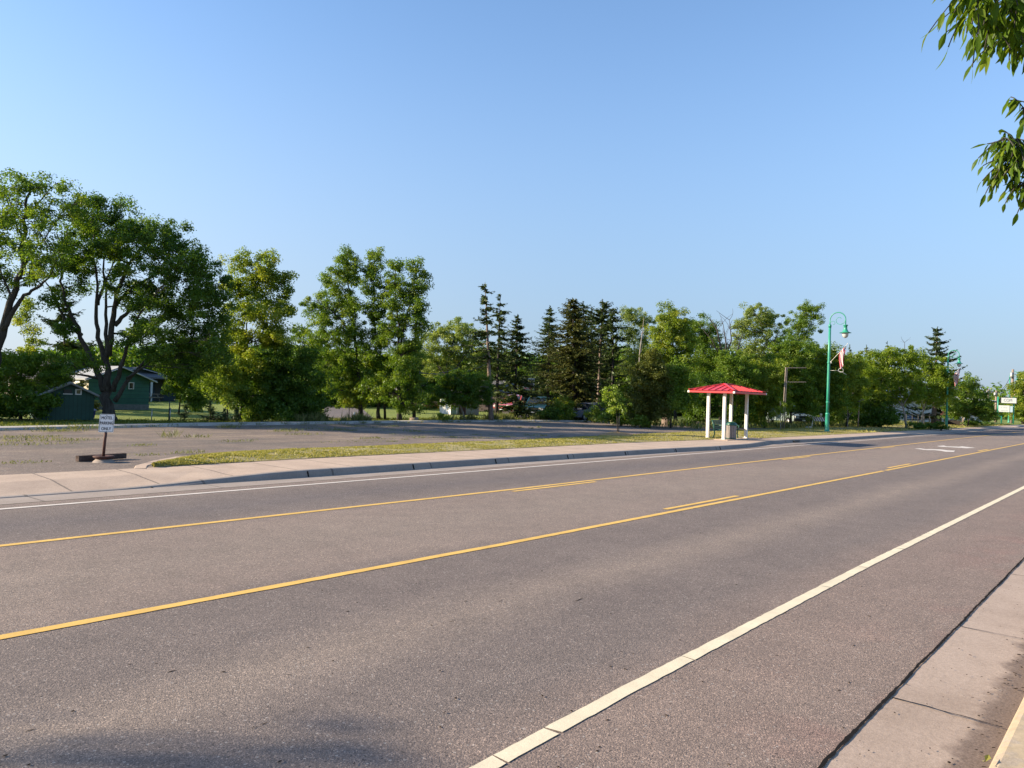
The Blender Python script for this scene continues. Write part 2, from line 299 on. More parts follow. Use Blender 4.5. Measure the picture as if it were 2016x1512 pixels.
class MB:
    def __init__(s): s.v = []; s.f = []; s.m = []; s.k = 0; s.sm = []
    def mat(s, k): s.k = k; return s
    def add(s, vs, fs, smooth=False):
        o = len(s.v); s.v += [tuple(map(float, q)) for q in vs]
        for f in fs: s.f.append([o+i for i in f]); s.m.append(s.k); s.sm.append(smooth)
        return s
    def box(s, x0, x1, y0, y1, z0, z1):
        return s.add([(x0,y0,z0),(x1,y0,z0),(x1,y1,z0),(x0,y1,z0),(x0,y0,z1),(x1,y0,z1),(x1,y1,z1),(x0,y1,z1)],
                     [(0,3,2,1),(4,5,6,7),(0,1,5,4),(1,2,6,5),(2,3,7,6),(3,0,4,7)])
    def beam(s, a, b, w, h=None, up=(0, 0, 1)):
        a = Vector(a); b = Vector(b); h = h or w; d = (b-a).normalized(); u = Vector(up)
        if abs(d.dot(u)) > 0.98: u = Vector((0, 1, 0))
        r = d.cross(u).normalized()*(w/2); u = r.cross(d).normalized()*(h/2)
        vs = [a-r-u, a+r-u, a+r+u, a-r+u, b-r-u, b+r-u, b+r+u, b-r+u]
        return s.add(vs, [(0,1,2,3),(7,6,5,4),(0,4,5,1),(1,5,6,2),(2,6,7,3),(3,7,4,0)])
    def tube(s, pts, rad, n=8, cap=True):
        pts = [Vector([float(c) for c in p]) for p in pts]; k = len(pts)
        if not isinstance(rad, (list, tuple)): rad = [rad]*k
        vs = []; fs = []; ref = Vector((0, 0, 1))
        for i, p in enumerate(pts):
            t = (pts[min(i+1, k-1)]-pts[max(i-1, 0)])
            t = t.normalized() if t.length > 1e-9 else Vector((0, 0, 1))
            if i == 0:
                ref = Vector((1, 0, 0)) if abs(t.x) < 0.9 else Vector((0, 1, 0))
            a = (ref - t*ref.dot(t)); a = a.normalized() if a.length > 1e-6 else t.orthogonal().normalized(); ref = a; b_ = t.cross(a)
            for j in range(n):
                q = 2*PI*j/n; vs.append(p + (a*math.cos(q)+b_*math.sin(q))*rad[i])
        for i in range(k-1):
            for j in range(n):
                fs.append((i*n+j, i*n+(j+1) % n, (i+1)*n+(j+1) % n, (i+1)*n+j))
        s.add(vs, fs, True)
        if cap:
            o = len(s.v)-len(vs)
            s.f.append([o+j for j in reversed(range(n))]); s.m.append(s.k); s.sm.append(False)
            s.f.append([o+(k-1)*n+j for j in range(n)]); s.m.append(s.k); s.sm.append(False)
        return s
    def lathe(s, prof, n=16, c=(0, 0)):
        vs = []; fs = []; k = len(prof)
        for r, z in prof:
            for j in range(n):
                q = 2*PI*j/n; vs.append((c[0]+r*math.cos(q), c[1]+r*math.sin(q), z))
        for i in range(k-1):
            for j in range(n): fs.append((i*n+j, i*n+(j+1) % n, (i+1)*n+(j+1) % n, (i+1)*n+j))
        return s.add(vs, fs, True)
    def prism(s, poly, z0, z1):            # polygon in xy, counter-clockwise
        n = len(poly)
        vs = [(x, y, z0) for x, y in poly]+[(x, y, z1) for x, y in poly]
        return s.add(vs, [tuple(reversed(range(n))), tuple(range(n, 2*n))]+[(i, (i+1) % n, n+(i+1) % n, n+i) for i in range(n)])
    def build(s, name, mats, parent=None):
        me = bpy.data.meshes.new(name); me.from_pydata(s.v, [], s.f)
        for p, k, q in zip(me.polygons, s.m, s.sm): p.material_index = k; p.use_smooth = q
        me.update(); return link(name, me, mats, parent)
def quads_mesh(name, V, mat, parent=None, tint=None):
    """V: (n,4,3) array of leaf quads"""
    V = np.asarray(V, dtype=np.float32); n = len(V); me = bpy.data.meshes.new(name)
    me.vertices.add(n*4); me.vertices.foreach_set('co', V.reshape(-1))
    me.loops.add(n*4); me.loops.foreach_set('vertex_index', np.arange(n*4, dtype=np.int32))
    me.polygons.add(n); me.polygons.foreach_set('loop_start', np.arange(0, n*4, 4, dtype=np.int32))
    if tint is not None:
        a = me.attributes.new('tint', 'FLOAT', 'POINT'); a.data.foreach_set('value', np.repeat(np.asarray(tint, dtype=np.float32), 4))
    me.update(calc_edges=True); return link(name, me, mat, parent)
def unit(v): return v/np.maximum(np.linalg.norm(v, axis=-1, keepdims=True), 1e-9)
def leaf_quads(c, nrm, ln, wd, along=None):
    """diamond leaves at centres c with normals nrm"""
    n = len(c); a = rng.normal(size=(n, 3)) if along is None else along + rng.normal(size=(n, 3))*0.35
    a = unit(a - nrm*np.sum(a*nrm, axis=1, keepdims=True)); b = np.cross(nrm, a)
    ln = (np.asarray(ln)*rng.uniform(0.7, 1.25, n))[:, None]/2; wd = (np.asarray(wd)*rng.uniform(0.75, 1.2, n))[:, None]/2
    k = nrm*ln*0.18
    return np.stack([c-a*ln, c+b*wd+k-a*ln*0.1, c+a*ln, c-b*wd+k-a*ln*0.1], axis=1)
# ------------------------------------------------------------------ world, sun, camera
SUN_AZ, SUN_EL = math.radians(135.0), math.radians(22.0)
sc = bpy.context.scene
w = bpy.data.worlds.new('World'); sc.world = w; w.use_nodes = True; nt = w.node_tree
bg = nt.nodes['Background']; sky = nt.nodes.new('ShaderNodeTexSky'); sky.sky_type = 'NISHITA'; sky.sun_disc = False
sky.sun_elevation = SUN_EL; sky.sun_rotation = PI/2-SUN_AZ; sky.altitude = 200; sky.air_density = 1.0; sky.dust_density = 0.3; sky.ozone_density = 3.0
hs = nt.nodes.new('ShaderNodeHueSaturation'); hs.inputs['Saturation'].default_value = 1.02; hs.inputs['Value'].default_value = 1.25
L(nt, sky.outputs[0], hs.inputs['Color'])
tcw = nt.nodes.new('ShaderNodeTexCoord'); sxw = nt.nodes.new('ShaderNodeSeparateXYZ'); L(nt, tcw.outputs['Generated'], sxw.inputs[0])
hz = maprange(nt, sxw.outputs[2], -0.05, 0.5, 0.92, 0.0, True)        # pale summer haze low in the sky
toward = math_n(nt, 'ADD', math_n(nt, 'MULTIPLY', sxw.outputs[0], math.cos(SUN_AZ)), math_n(nt, 'MULTIPLY', sxw.outputs[1], math.sin(SUN_AZ)))
hcol = mixc(nt, maprange(nt, toward, -0.3, 0.85, 0, 1, True), (1.42, 1.92, 2.75), (2.9, 3.25, 3.8))
L(nt, mixc(nt, hz, hs.outputs[0], hcol), bg.inputs[0]); bg.inputs[1].default_value = 0.10
sd = Vector((math.cos(SUN_AZ)*math.cos(SUN_EL), math.sin(SUN_AZ)*math.cos(SUN_EL), math.sin(SUN_EL)))
sl = bpy.data.lights.new('sun', 'SUN'); sl.energy = 5.0; sl.angle = math.radians(0.5); sl.color = (1.0, 0.84, 0.63)
so = bpy.data.objects.new('sun', sl); C.objects.link(so); so.rotation_euler = sd.to_track_quat('Z', 'Y').to_euler(); so.location = (0, 0, 60)
cd = bpy.data.cameras.new('camera'); cd.sensor_width = 36; cd.lens = 36*F0/W0; cd.clip_end = 6000; cd.clip_start = 0.05
co = bpy.data.objects.new('camera', cd); C.objects.link(co)
mw = Matrix.Identity(4)
for i in range(3): mw[i][0] = RT[i]; mw[i][1] = UP[i]; mw[i][2] = -FW[i]; mw[i][3] = CAM[i]
co.matrix_world = mw; sc.camera = co
sc.view_settings.view_transform = 'Standard'; sc.view_settings.look = 'None'; sc.view_settings.gamma = 1.0; sc.view_settings.use_curve_mapping = False
sc.view_settings.exposure = 1.15
sc.cycles.max_bounces = 7; sc.cycles.diffuse_bounces = 3; sc.cycles.transmission_bounces = 4; sc.cycles.caustics_reflective = False; sc.cycles.caustics_refractive = False
# ------------------------------------------------------------------ the setting
def struct(o): o['kind'] = 'structure'; return o
def strips(name, mat, rows):
    """rows: list of polylines (same length) -> sheet between them"""
    mb = MB(); k = len(rows[0]); vs = [p for r in rows for p in r]; fs = []
    for i in range(len(rows)-1):
        for j in range(k-1): fs.append((i*k+j, i*k+j+1, (i+1)*k+j+1, (i+1)*k+j))
    mb.add(vs, fs); return struct(mb.build(name, mat))
def sheet(name, mat, poly, z, kind=True):
    mb = MB(); mb.add([(x, y, z) for x, y in poly], [tuple(range(len(poly)))]); o = mb.build(name, mat)
    return struct(o) if kind else o
def ilerp(x, pts):
    xs = [p[0] for p in pts]; ys = [p[1] for p in pts]; return float(np.interp(x, xs, ys))
KERB = [(-80, 14.25), (17, 14.22), (24.9, 13.95), (29, 13.65), (32.5, 13.7), (36, 14.3), (38.5, 14.3), (43, 13.8), (62, 13.65), (700, 13.65)]
def ky(x): return ilerp(x, KERB)
KTOP = [(-80, .006), (6.2, .006), (9.4, GZ), (60, GZ), (64, .03), (71, .03), (75, GZ), (93, GZ), (96, .03), (112, .03), (115, GZ), (700, GZ)]
def kz(x): return ilerp(x, KTOP)
WALK = [(-80, 16.1), (8, 16.35), (11.5, 16.6), (27.5, 16.6), (34.6, 16.1), (38.8, 15.6), (50, 15.5), (76, 15.2), (700, 15.2)]
def wy(x): return ilerp(x, WALK)
XS = sorted(set(list(np.arange(-60, 80, 1.0)) + [80, 85, 90, 95, 100, 110, 112, 115, 120, 140, 180, 250, 350, 600]))
strips('ground', 'ground', [[(x, y, z) for x in (-2500, 3000)] for y, z in ((-2500, .10), (0.25, .10), (0.40, -.03), (15.2, -.03), (15.9, .085), (16.7, .115), (4000, .115))])
strips('road', 'asphalt', [[(x, 1.37, 0) for x in XS], [(x, 5, .012) for x in XS], [(x, 8.3, .02) for x in XS], [(x, 13.5, .0) for x in XS]])
def rz(y): return float(np.interp(y, (1.37, 5, 8.3, 13.5), (0, .012, .02, 0)))
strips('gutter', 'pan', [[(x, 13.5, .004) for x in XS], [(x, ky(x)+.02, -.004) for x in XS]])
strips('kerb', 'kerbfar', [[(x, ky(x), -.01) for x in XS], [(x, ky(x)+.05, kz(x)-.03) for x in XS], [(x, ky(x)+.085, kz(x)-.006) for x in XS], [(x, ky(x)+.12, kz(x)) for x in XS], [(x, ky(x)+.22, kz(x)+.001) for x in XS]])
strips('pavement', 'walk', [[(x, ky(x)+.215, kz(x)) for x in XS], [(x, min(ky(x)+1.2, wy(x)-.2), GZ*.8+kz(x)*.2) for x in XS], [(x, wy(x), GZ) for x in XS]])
# near side
XN = list(np.arange(-12, 40, 1.0))+[40, 60, 100, 200, 600]
strips('near_gutter', 'pan_near', [[(x, 0.69, -.012) for x in XN], [(x, 1.0, -.004) for x in XN], [(x, 1.365, .006) for x in XN]])
strips('near_kerb', 'kerb_near', [[(x, 0.695, -.02) for x in XN], [(x, 0.665, .08) for x in XN], [(x, 0.645, .118) for x in XN], [(x, 0.61, .138) for x in XN], [(x, 0.50, .142) for x in XN]])
strips('near_pavement', 'walk', [[(x, 0.505, .14) for x in XN], [(x, -1.6, .15) for x in XN]])
def jag_strip(name, mat, x0, x1, yc, w, z, jag=.006, step=.12, gaps=()):
    """painted strip along x with uneven edges; gaps = list of (x, width)"""
    mb = MB(); cuts = [x0]+[q for g in gaps for q in (g[0]-g[1]/2, g[0]+g[1]/2)]+[x1]
    for a, b_ in zip(cuts[::2], cuts[1::2]):
        n = max(2, int((b_-a)/step)+1) if b_ < 60 else max(2, int((b_-a)/1.0)+1)
        xs = np.linspace(a, b_, n); vs = []; fs = []
        for i, x in enumerate(xs):
            y = yc(x) if callable(yc) else yc
            sk = 0.02 if i in (0, n-1) else 0.0
            zz = z + (rz(y) if 1.4 < y < 13.5 else 0)
            vs += [(x+random.uniform(-sk, sk), y-w/2+random.uniform(-jag, jag), zz), (x+random.uniform(-sk, sk)*.5, y+w/2+random.uniform(-jag, jag), zz)]
        for i in range(n-1): fs.append((2*i, 2*i+2, 2*i+3, 2*i+1))
        mb.add(vs, fs)
    return struct(mb.build(name, mat))
gp = [(x, random.uniform(.004, .011)) for x in (3.15, 3.62, 5.35, 6.25, 8.5, 9.9, 11.6, 13.4, 15.0, 17.2, 19.6, 22.4, 25.5, 29)]
jag_strip('edge_line_marking', 'white', -20, 300, lambda x: ilerp(x, [(-20, 2.62), (2.5, 2.645), (4.5, 2.695), (10, 2.74), (23, 2.70), (300, 2.70)]), .11, .005, .004, .07, gp)
jag_strip('far_edge_line_marking', 'farwhite', -20, 300, lambda x: 13.02+.0008*x, .11, .006, .006, .3)
yl = lambda x: ilerp(x, [(-20, 6.75), (2, 6.55), (7.6, 6.45), (25, 6.42), (400, 6.42)])
yf = lambda x: ilerp(x, [(-20, 10.2), (3, 10.14), (12, 10.08), (25, 10.2), (61, 10.4), (400, 10.4)])
jag_strip('centre_line_marking', 'yellow', -20, 400, yl, .115, .005, .005, .15, [(25.2, .28)])
jag_strip('far_centre_line_marking', 'yellow', -20, 400, yf, .115, .005, .005, .3)
def dashes(name, lst, off, base):
    for k, (p, q) in enumerate(lst):
        a = G(*p, 0.02); b_ = G(*q, 0.02)
        jag_strip(name, 'yellow', a[0], b_[0], lambda x: base(x)+off, .105, .0052, .004, .2)
dashes('dash_marking', [((1298, 1001), (1450, 976)), ((1757, 922), (1805, 914)), ((1925, 888), (1945, 884.5))], .22, yl)
dashes('far_dash_marking', [((995, 965), (1165, 947)), ((1545, 905), (1602, 899)), ((1760, 884), (1790, 881))], -.22, yf)
for poly in ([(1800,883.2),(1812,882.7),(1823,884.6),(1830,884.2),(1852,884.9),(1866,886.6),(1880,887.3),(1878,889.8),(1862,889.6),(1853,887.8),(1840,886.4),(1828,886.3),(1818,885.6)],
             [(1844,878.2),(1858,877.2),(1864,878.8),(1888,879.6),(1894,878.8),(1921,881.8),(1902,882.6),(1884,881.3),(1864,880.2),(1851,879.6)]):
    pts = [G(x, y, .02) for x, y in poly]
    sheet('turn_arrow_marking', 'farwhite', [(p[0], p[1]) for p in pts][::-1], .0245)
# tar seam between asphalt and near gutter
mb = MB(); xs = np.arange(-6, 40, .045); vs = []; fs = []
for i, x in enumerate(xs):
    wd = .006+.011*abs(mnoise.noise((x*2.2, 3, 0)))+random.uniform(0, .006); c0 = 1.372+.008*mnoise.noise((x*1.3, 8, 0))+.007*mnoise.noise((x*9, 5, 0))
    vs += [(x, c0-wd, .0125), (x, c0+wd, .0135)]
for i in range(len(xs)-1): fs.append((2*i, 2*i+2, 2*i+3, 2*i+1))
mb.add(vs, fs); struct(mb.build('tar_seam', 'seam'))
for xj in (1.0, 4.05, 5.62, 7.9, 10.9, 14.1):      # gutter joints, slightly crooked
    mb = MB(); vs = []; fs = []
    for i in range(15):
        y = .72+i*.045; dx = .018*mnoise.noise((y*6, xj, 0)); w2 = random.uniform(.003, .0085)
        vs += [(xj+dx-w2+(y-.7)*.03, y, .011), (xj+dx+w2+(y-.7)*.03, y, .011)]
    for i in range(14): fs.append((2*i, 2*i+1, 2*i+3, 2*i+2))
    mb.add(vs, fs); struct(mb.build('gutter_joint', 'seam'))
for xj in (6.6, 10.0, 13.1, 16.2, 19.5, 22.7, 26, 29.3):   # joints that cut the far kerb face
    mb = MB(); y = ky(xj)
    mb.beam((xj, y-.012, -.01), (xj, y+.045, kz(xj)-.02), .022, .02); struct(mb.build('kerb_joint', 'seam'))
# storm drain inlet in the far kerb
a = 39.3; mb = MB(); mb.box(a-.35, a+.35, ky(a)-.03, ky(a)+.1, .02, .10); struct(mb.build('drain_inlet', 'black'))
# lot, verge, driveway behind
GB = [(7.55, 16.36), (7.95, 16.95), (8.75, 17.75), (9.7, 18.5), (10.9, 19.05), (13, 19.15), (17.2, 19.2), (24, 19.5), (30.9, 20.0), (40.3, 20.8), (54, 20.6)]
LOTFAR = [(-40, 24.5), (0, 28.6), (8.7, 30.1), (16.8, 31.7), (29.5, 32.7), (38.7, 32.9), (44, 32.3), (47.6, 31.0)]
sheet('parking_lot', 'lot', [(-40, 15.6), (7.5, 16.2)]+[(x, y-.1) for x, y in GB[1:]]+[(50, 25.6), (47, 28)]+LOTFAR[::-1], .131)
def gbY(x): return ilerp(x, GB)
vx = [7.6, 7.9, 8.3, 8.8, 9.4, 10, 11]+list(np.arange(12, 55, 1.0))+[60, 80, 110]
def vback(x): return gbY(x) if x < 54 else ilerp(x, [(54, 20.6), (60, 21.5), (110, 21.5)])
strips('grass_verge', 'verge', [[(x, wy(x)-.02, .15) for x in vx]]+[[(x, wy(x)+(vback(x)-wy(x))*t, .15+.07*math.sin(PI*t)) for x in vx] for t in (.25, .5, .75)]+[[(x, vback(x), .145) for x in vx]])
EDG = [(7.15, 16.3), (7.45, 16.9), (8.2, 17.75), (9.1, 18.5)]
strips('verge_edging', 'walk', [[(x, y, .128) for x, y in EDG], [(x+.02, y-.01, .143) for x, y in EDG], [(x+.2, y-.12, .145) for x, y in EDG], [(x+.22, y-.13, .128) for x, y in EDG]])
strips('lot_edging', 'edging', [[(x, y-.02, .12) for x, y in LOTFAR], [(x, y+.02, .225) for x, y in LOTFAR], [(x, y+.75, .235) for x, y in LOTFAR], [(x, y+.78, .12) for x, y in LOTFAR]])
sheet('driveway', 'drive', [tuple(G(*p)[:2]) for p in ((636, 826), (738, 826), (722, 812), (705, 796), (640, 795))][::1], .125)
sheet('house_driveway', 'drive', [tuple(G(*p)[:2]) for p in ((1085, 829), (1010, 821), (985, 812), (1080, 806), (1150, 812), (1200, 822), (1215, 830))], .124)
# distant rise that closes the view behind the trees
mb = MB(); hx = np.linspace(-350, 1500, 60); vs = []; fs = []
for i, x in enumerate(hx):
    y = 260+60*math.sin(i*.4); vs += [(x, y, .1), (x, y+120, 7+2.5*math.sin(i*.7)), (x, y+320, 11+3*math.sin(i*.45+1))]
for i in range(59):
    for j in range(2): fs.append((3*i+j, 3*i+3+j, 3*i+4+j, 3*i+1+j))
mb.add(vs, fs, True); struct(mb.build('hill', 'ground'))
# ------------------------------------------------------------------ grass and weeds (uncountable)
def blades(name, pts, z, h, w, mat, lean=.5, label=None):
    n = len(pts); c = np.zeros((n, 3)); c[:, :2] = pts; c[:, 2] = z
    d = rng.normal(size=(n, 3)); d[:, 2] = 0; d = unit(d); up = d*lean*rng.uniform(.2, 1.2, n)[:, None]; up[:, 2] = 1; up = unit(up)
    hh = (np.asarray(h)*rng.uniform(.5, 1.3, n))[:, None]; s = np.cross(up, unit(rng.normal(size=(n, 3)))); s = unit(s)*(w/2)*rng.uniform(.6, 1.3, n)[:, None]
    V = np.stack([c-s*.7, c+up*hh*.5+s, c+up*hh+d*hh*.15, c+up*hh*.5-s], axis=1)
    o = quads_mesh(name, V, mat, None, rng.uniform(0, 1, n)); o['kind'] = 'stuff'
    if label: o['label'] = label; o['category'] = 'grass'
    return o
def nz(x, y, s, o=0.0): return mnoise.noise((x*s+o, y*s-o, o))
pts = []
while len(pts) < 70000:
    x = 7.6+(58-7.6)*random.random()**1.45; t = random.random(); a = wy(x); b_ = vback(x)
    y = a+(b_-a)*t
    if nz(x, y, 1.1, 3.1) + .45*nz(x, y, 4, 1) < -.10 and random.random() < .85: continue
    pts.append((x, y))
pts = np.array(pts); zt = np.array([.15+.07*math.sin(PI*min(1, max(0, (y-wy(x))/max(.1, vback(x)-wy(x))))) for x, y in pts])
hv = np.array([.032+.04*max(0, nz(x, y, .6, 7)+.3) for x, y in pts])
blades('verge_grass', pts, zt-.01, hv, .022, 'grass', .8, 'sparse dry green grass on the strip between pavement and old lot')
pts = []
for k in range(16000):
    x = random.uniform(56, 120); y = random.uniform(wy(x), 24); pts.append((x, y))
blades('roadside_grass', np.array(pts), .13, .16, .05, 'grass', .8, 'taller dry grass along the pavement near the street lamps')
# weeds growing through the lot
pts = []; hs_ = []
def clump(cx, cy, n, r, h):
    for k in range(n):
        q = random.uniform(0, 2*PI); rr = r*random.random()**.6
        pts.append((cx+rr*math.cos(q)*1.8, cy+rr*math.sin(q)*.7)); hs_.append(h)
tries = 0
while tries < 420:
    tries += 1
    x = random.uniform(-2, 44); y = random.uniform(17, 31.5)
    if x > 7.5 and y < gbY(x)+.1: continue
    v_ = nz(x, y, .16, 5.2)
    left = max(0, 1-(x-2)/14)
    if v_ < .18-.30*left: continue
    clump(x, y, random.randint(14, 60), random.uniform(.12, .45), random.uniform(.05, .12))
for px, py, n, r, h in ((165, 845, 170, .35, .22), (25, 862, 300, .8, .1), (95, 868, 300, .8, .1), (60, 875, 200, .7, .08), (120, 850, 200, .5, .14), (450, 843, 120, .3, .2), (390, 862, 70, .25, .16),
                        (565, 850, 140, .5, .15), (600, 856, 100, .5, .12), (335, 862, 60, .2, .3), (280, 878, 60, .25, .1), (370, 893, 90, .3, .12), (655, 848, 80, .4, .15), (30, 912, 120, .4, .06), (470, 870, 60, .4, .1), (700, 870, 120, .9, .06), (900, 862, 120, .9, .06)):
    p = G(px, py); clump(p[0], p[1], n, r, h)
for k in range(110):                       # along the back edging
    x = random.uniform(-6, 47); p = ilerp(x, LOTFAR); clump(x, p-.12, random.randint(5, 30), random.uniform(.08, .3), random.uniform(.08, .22))
blades('lot_weeds', np.array(pts), .135, np.array(hs_), .016, 'weed', .9, 'low weeds growing through cracks in the old parking lot')
pts = []
for k in range(26000):
    x = random.uniform(-12, 52); y = ilerp(x, LOTFAR)+.8+random.random()**1.5*4.5
    if nz(x, y, .5, 2) < -.25: continue
    pts.append((x, y))
blades('back_grass', np.array(pts), .11, .13, .035, 'lawn', .7, 'rough mown grass behind the pale edging of the lot')
pts = []; hs_ = []
for k in range(9000):                      # tall weeds behind the edging
    x = random.choice((random.uniform(22.5, 27.5), random.uniform(33, 50), random.uniform(36, 48), random.uniform(38, 48)))
    y = ilerp(x, LOTFAR)+.9+abs(random.gauss(0, .45)); 
    if nz(x, y, .9, 9) < -.1: continue
    pts.append((x, y)); hs_.append(random.uniform(.25, .6))
blades('tall_weeds', np.array(pts), .11, np.array(hs_), .045, 'weed', .35, 'tall pale weeds standing behind the edging at the back of the lot')
pts = []
for k in range(5000):
    x = random.uniform(44, 95); y = random.uniform(22, 30) if x < 56 else random.uniform(20.5, 23.5)
    pts.append((x, y))
blades('wood_edge_grass', np.array(pts), .11, .45, .07, 'weed', .4, 'long grass at the foot of the trees beyond the lot')
# litter on road and gutter
mb = MB()
def bit(x, y, z, s):
    q = random.uniform(0, PI); a = random.uniform(.8, 2.6)
    vs = []
    for k in range(6):
        t = 2*PI*k/6; u = s*a*math.cos(t)*random.uniform(.7, 1.1); v = s*math.sin(t)*random.uniform(.7, 1.1)
        vs.append((x+u*math.cos(q)-v*math.sin(q), y+u*math.sin(q)+v*math.cos(q), z+random.uniform(0, s*.5)))
    vs.append((x, y, z+s*.7)); mb.add(vs, [(k, (k+1) % 6, 6) for k in range(6)])
for k in range(260):
    y = random.uniform(.72, 1.35) if random.random() < .6 else random.uniform(1.4, 3.2); x = random.uniform(1.5, 11)
    if y < 1.36: x = 3.5+random.random()**1.6*9
    bit(x, y, .012 if y < 1.4 else rz(y)+.002, random.uniform(.0025, .008))
for k in range(90): bit(random.uniform(1, 14), random.uniform(3, 6.3), .014, random.uniform(.003, .009))
for k in range(120): bit(random.uniform(3.5, 10), random.uniform(.7, .9), .002, random.uniform(.003, .01))
for px, py, ln, wd in ((1140,1183,.16,.010),(985,1186,.07,.008),(335,1326,.05,.006),(308,1310,.03,.006),(255,1312,.03,.006),(382,1254,.03,.006),(340,1325,.06,.008),(890,1226,.06,.006),(1176,1480,.02,.012),(1490,1140,.05,.005),(60,1442,.05,.007),(520,1428,.05,.006)):
    p = G(px, py, 0); n_ = 7; q0 = random.uniform(-.15, .15); vs = []
    for k in range(n_): t = k/(n_-1)-.5; vs += [(p[0]+t*ln, p[1]+q0*t*ln+wd*.5*math.sin(PI*k/(n_-1))+.001, rz(p[1])+.003), (p[0]+t*ln, p[1]+q0*t*ln-wd*.5*math.sin(PI*k/(n_-1))-.001, rz(p[1])+.003)]
    mb.add(vs, [(2*k, 2*k+1, 2*k+3, 2*k+2) for k in range(n_-1)])
o = mb.build('litter', 'debris'); o['kind'] = 'stuff'; o['label'] = 'dark leaf bits and grit scattered on gutter and road edge'; o['category'] = 'debris'
# ------------------------------------------------------------------ trees
def leaf_cloud(cl, rc, n_l, ln, wd, flat=.75, up=.45, out=.7, along=None):
    """cl: cluster centres (k,3), rc radii (k,) -> leaf quads + tints"""
    k = len(cl); idx = np.repeat(np.arange(k), n_l); n = len(idx)
    d = unit(rng.normal(size=(n, 3))); r = rng.uniform(0, 1, n)**.5
    off = d*(r*rc[idx])[:, None]; off[:, 2] *= flat
    c = cl[idx]+off
    nr = unit(d*out+rng.normal(size=(n, 3))*.55+np.array([0, 0, up]))
    t = np.clip(rng.normal(.5, .2, k)[idx]+rng.normal(0, .13, n), 0, 1)
    al = None if along is None else np.repeat(along, n_l, axis=0)
    return leaf_quads(c, nr, ln, wd, al), t
def crown_clusters(blobs, rc, cover):
    out = []
    for (c, rx, ry, rz_) in blobs:
        A = PI*rx*rz_; k = max(3, int(1.75*cover*A/(PI*rc*rc)))
        d = unit(rng.normal(size=(k, 3))); r = rng.uniform(0, 1, k)**.42
        r = np.where(rng.uniform(size=k) < .16, rng.uniform(1.0, 1.22, k), r); p = d*r[:, None]*np.array([rx, ry, rz_]); out.append(c+p)
    return out
def bez(a, b, sag=0.0, n=6, wob=.06):
    a = np.asarray(a, float); b = np.asarray(b, float); ln = np.linalg.norm(b-a); q = rng.normal(size=3)*ln*wob
    mid = (a+b)/2+q+np.array([0, 0, sag*ln]); t = np.linspace(0, 1, n)[:, None]
    return (1-t)**2*a+2*t*(1-t)*mid+t*t*b
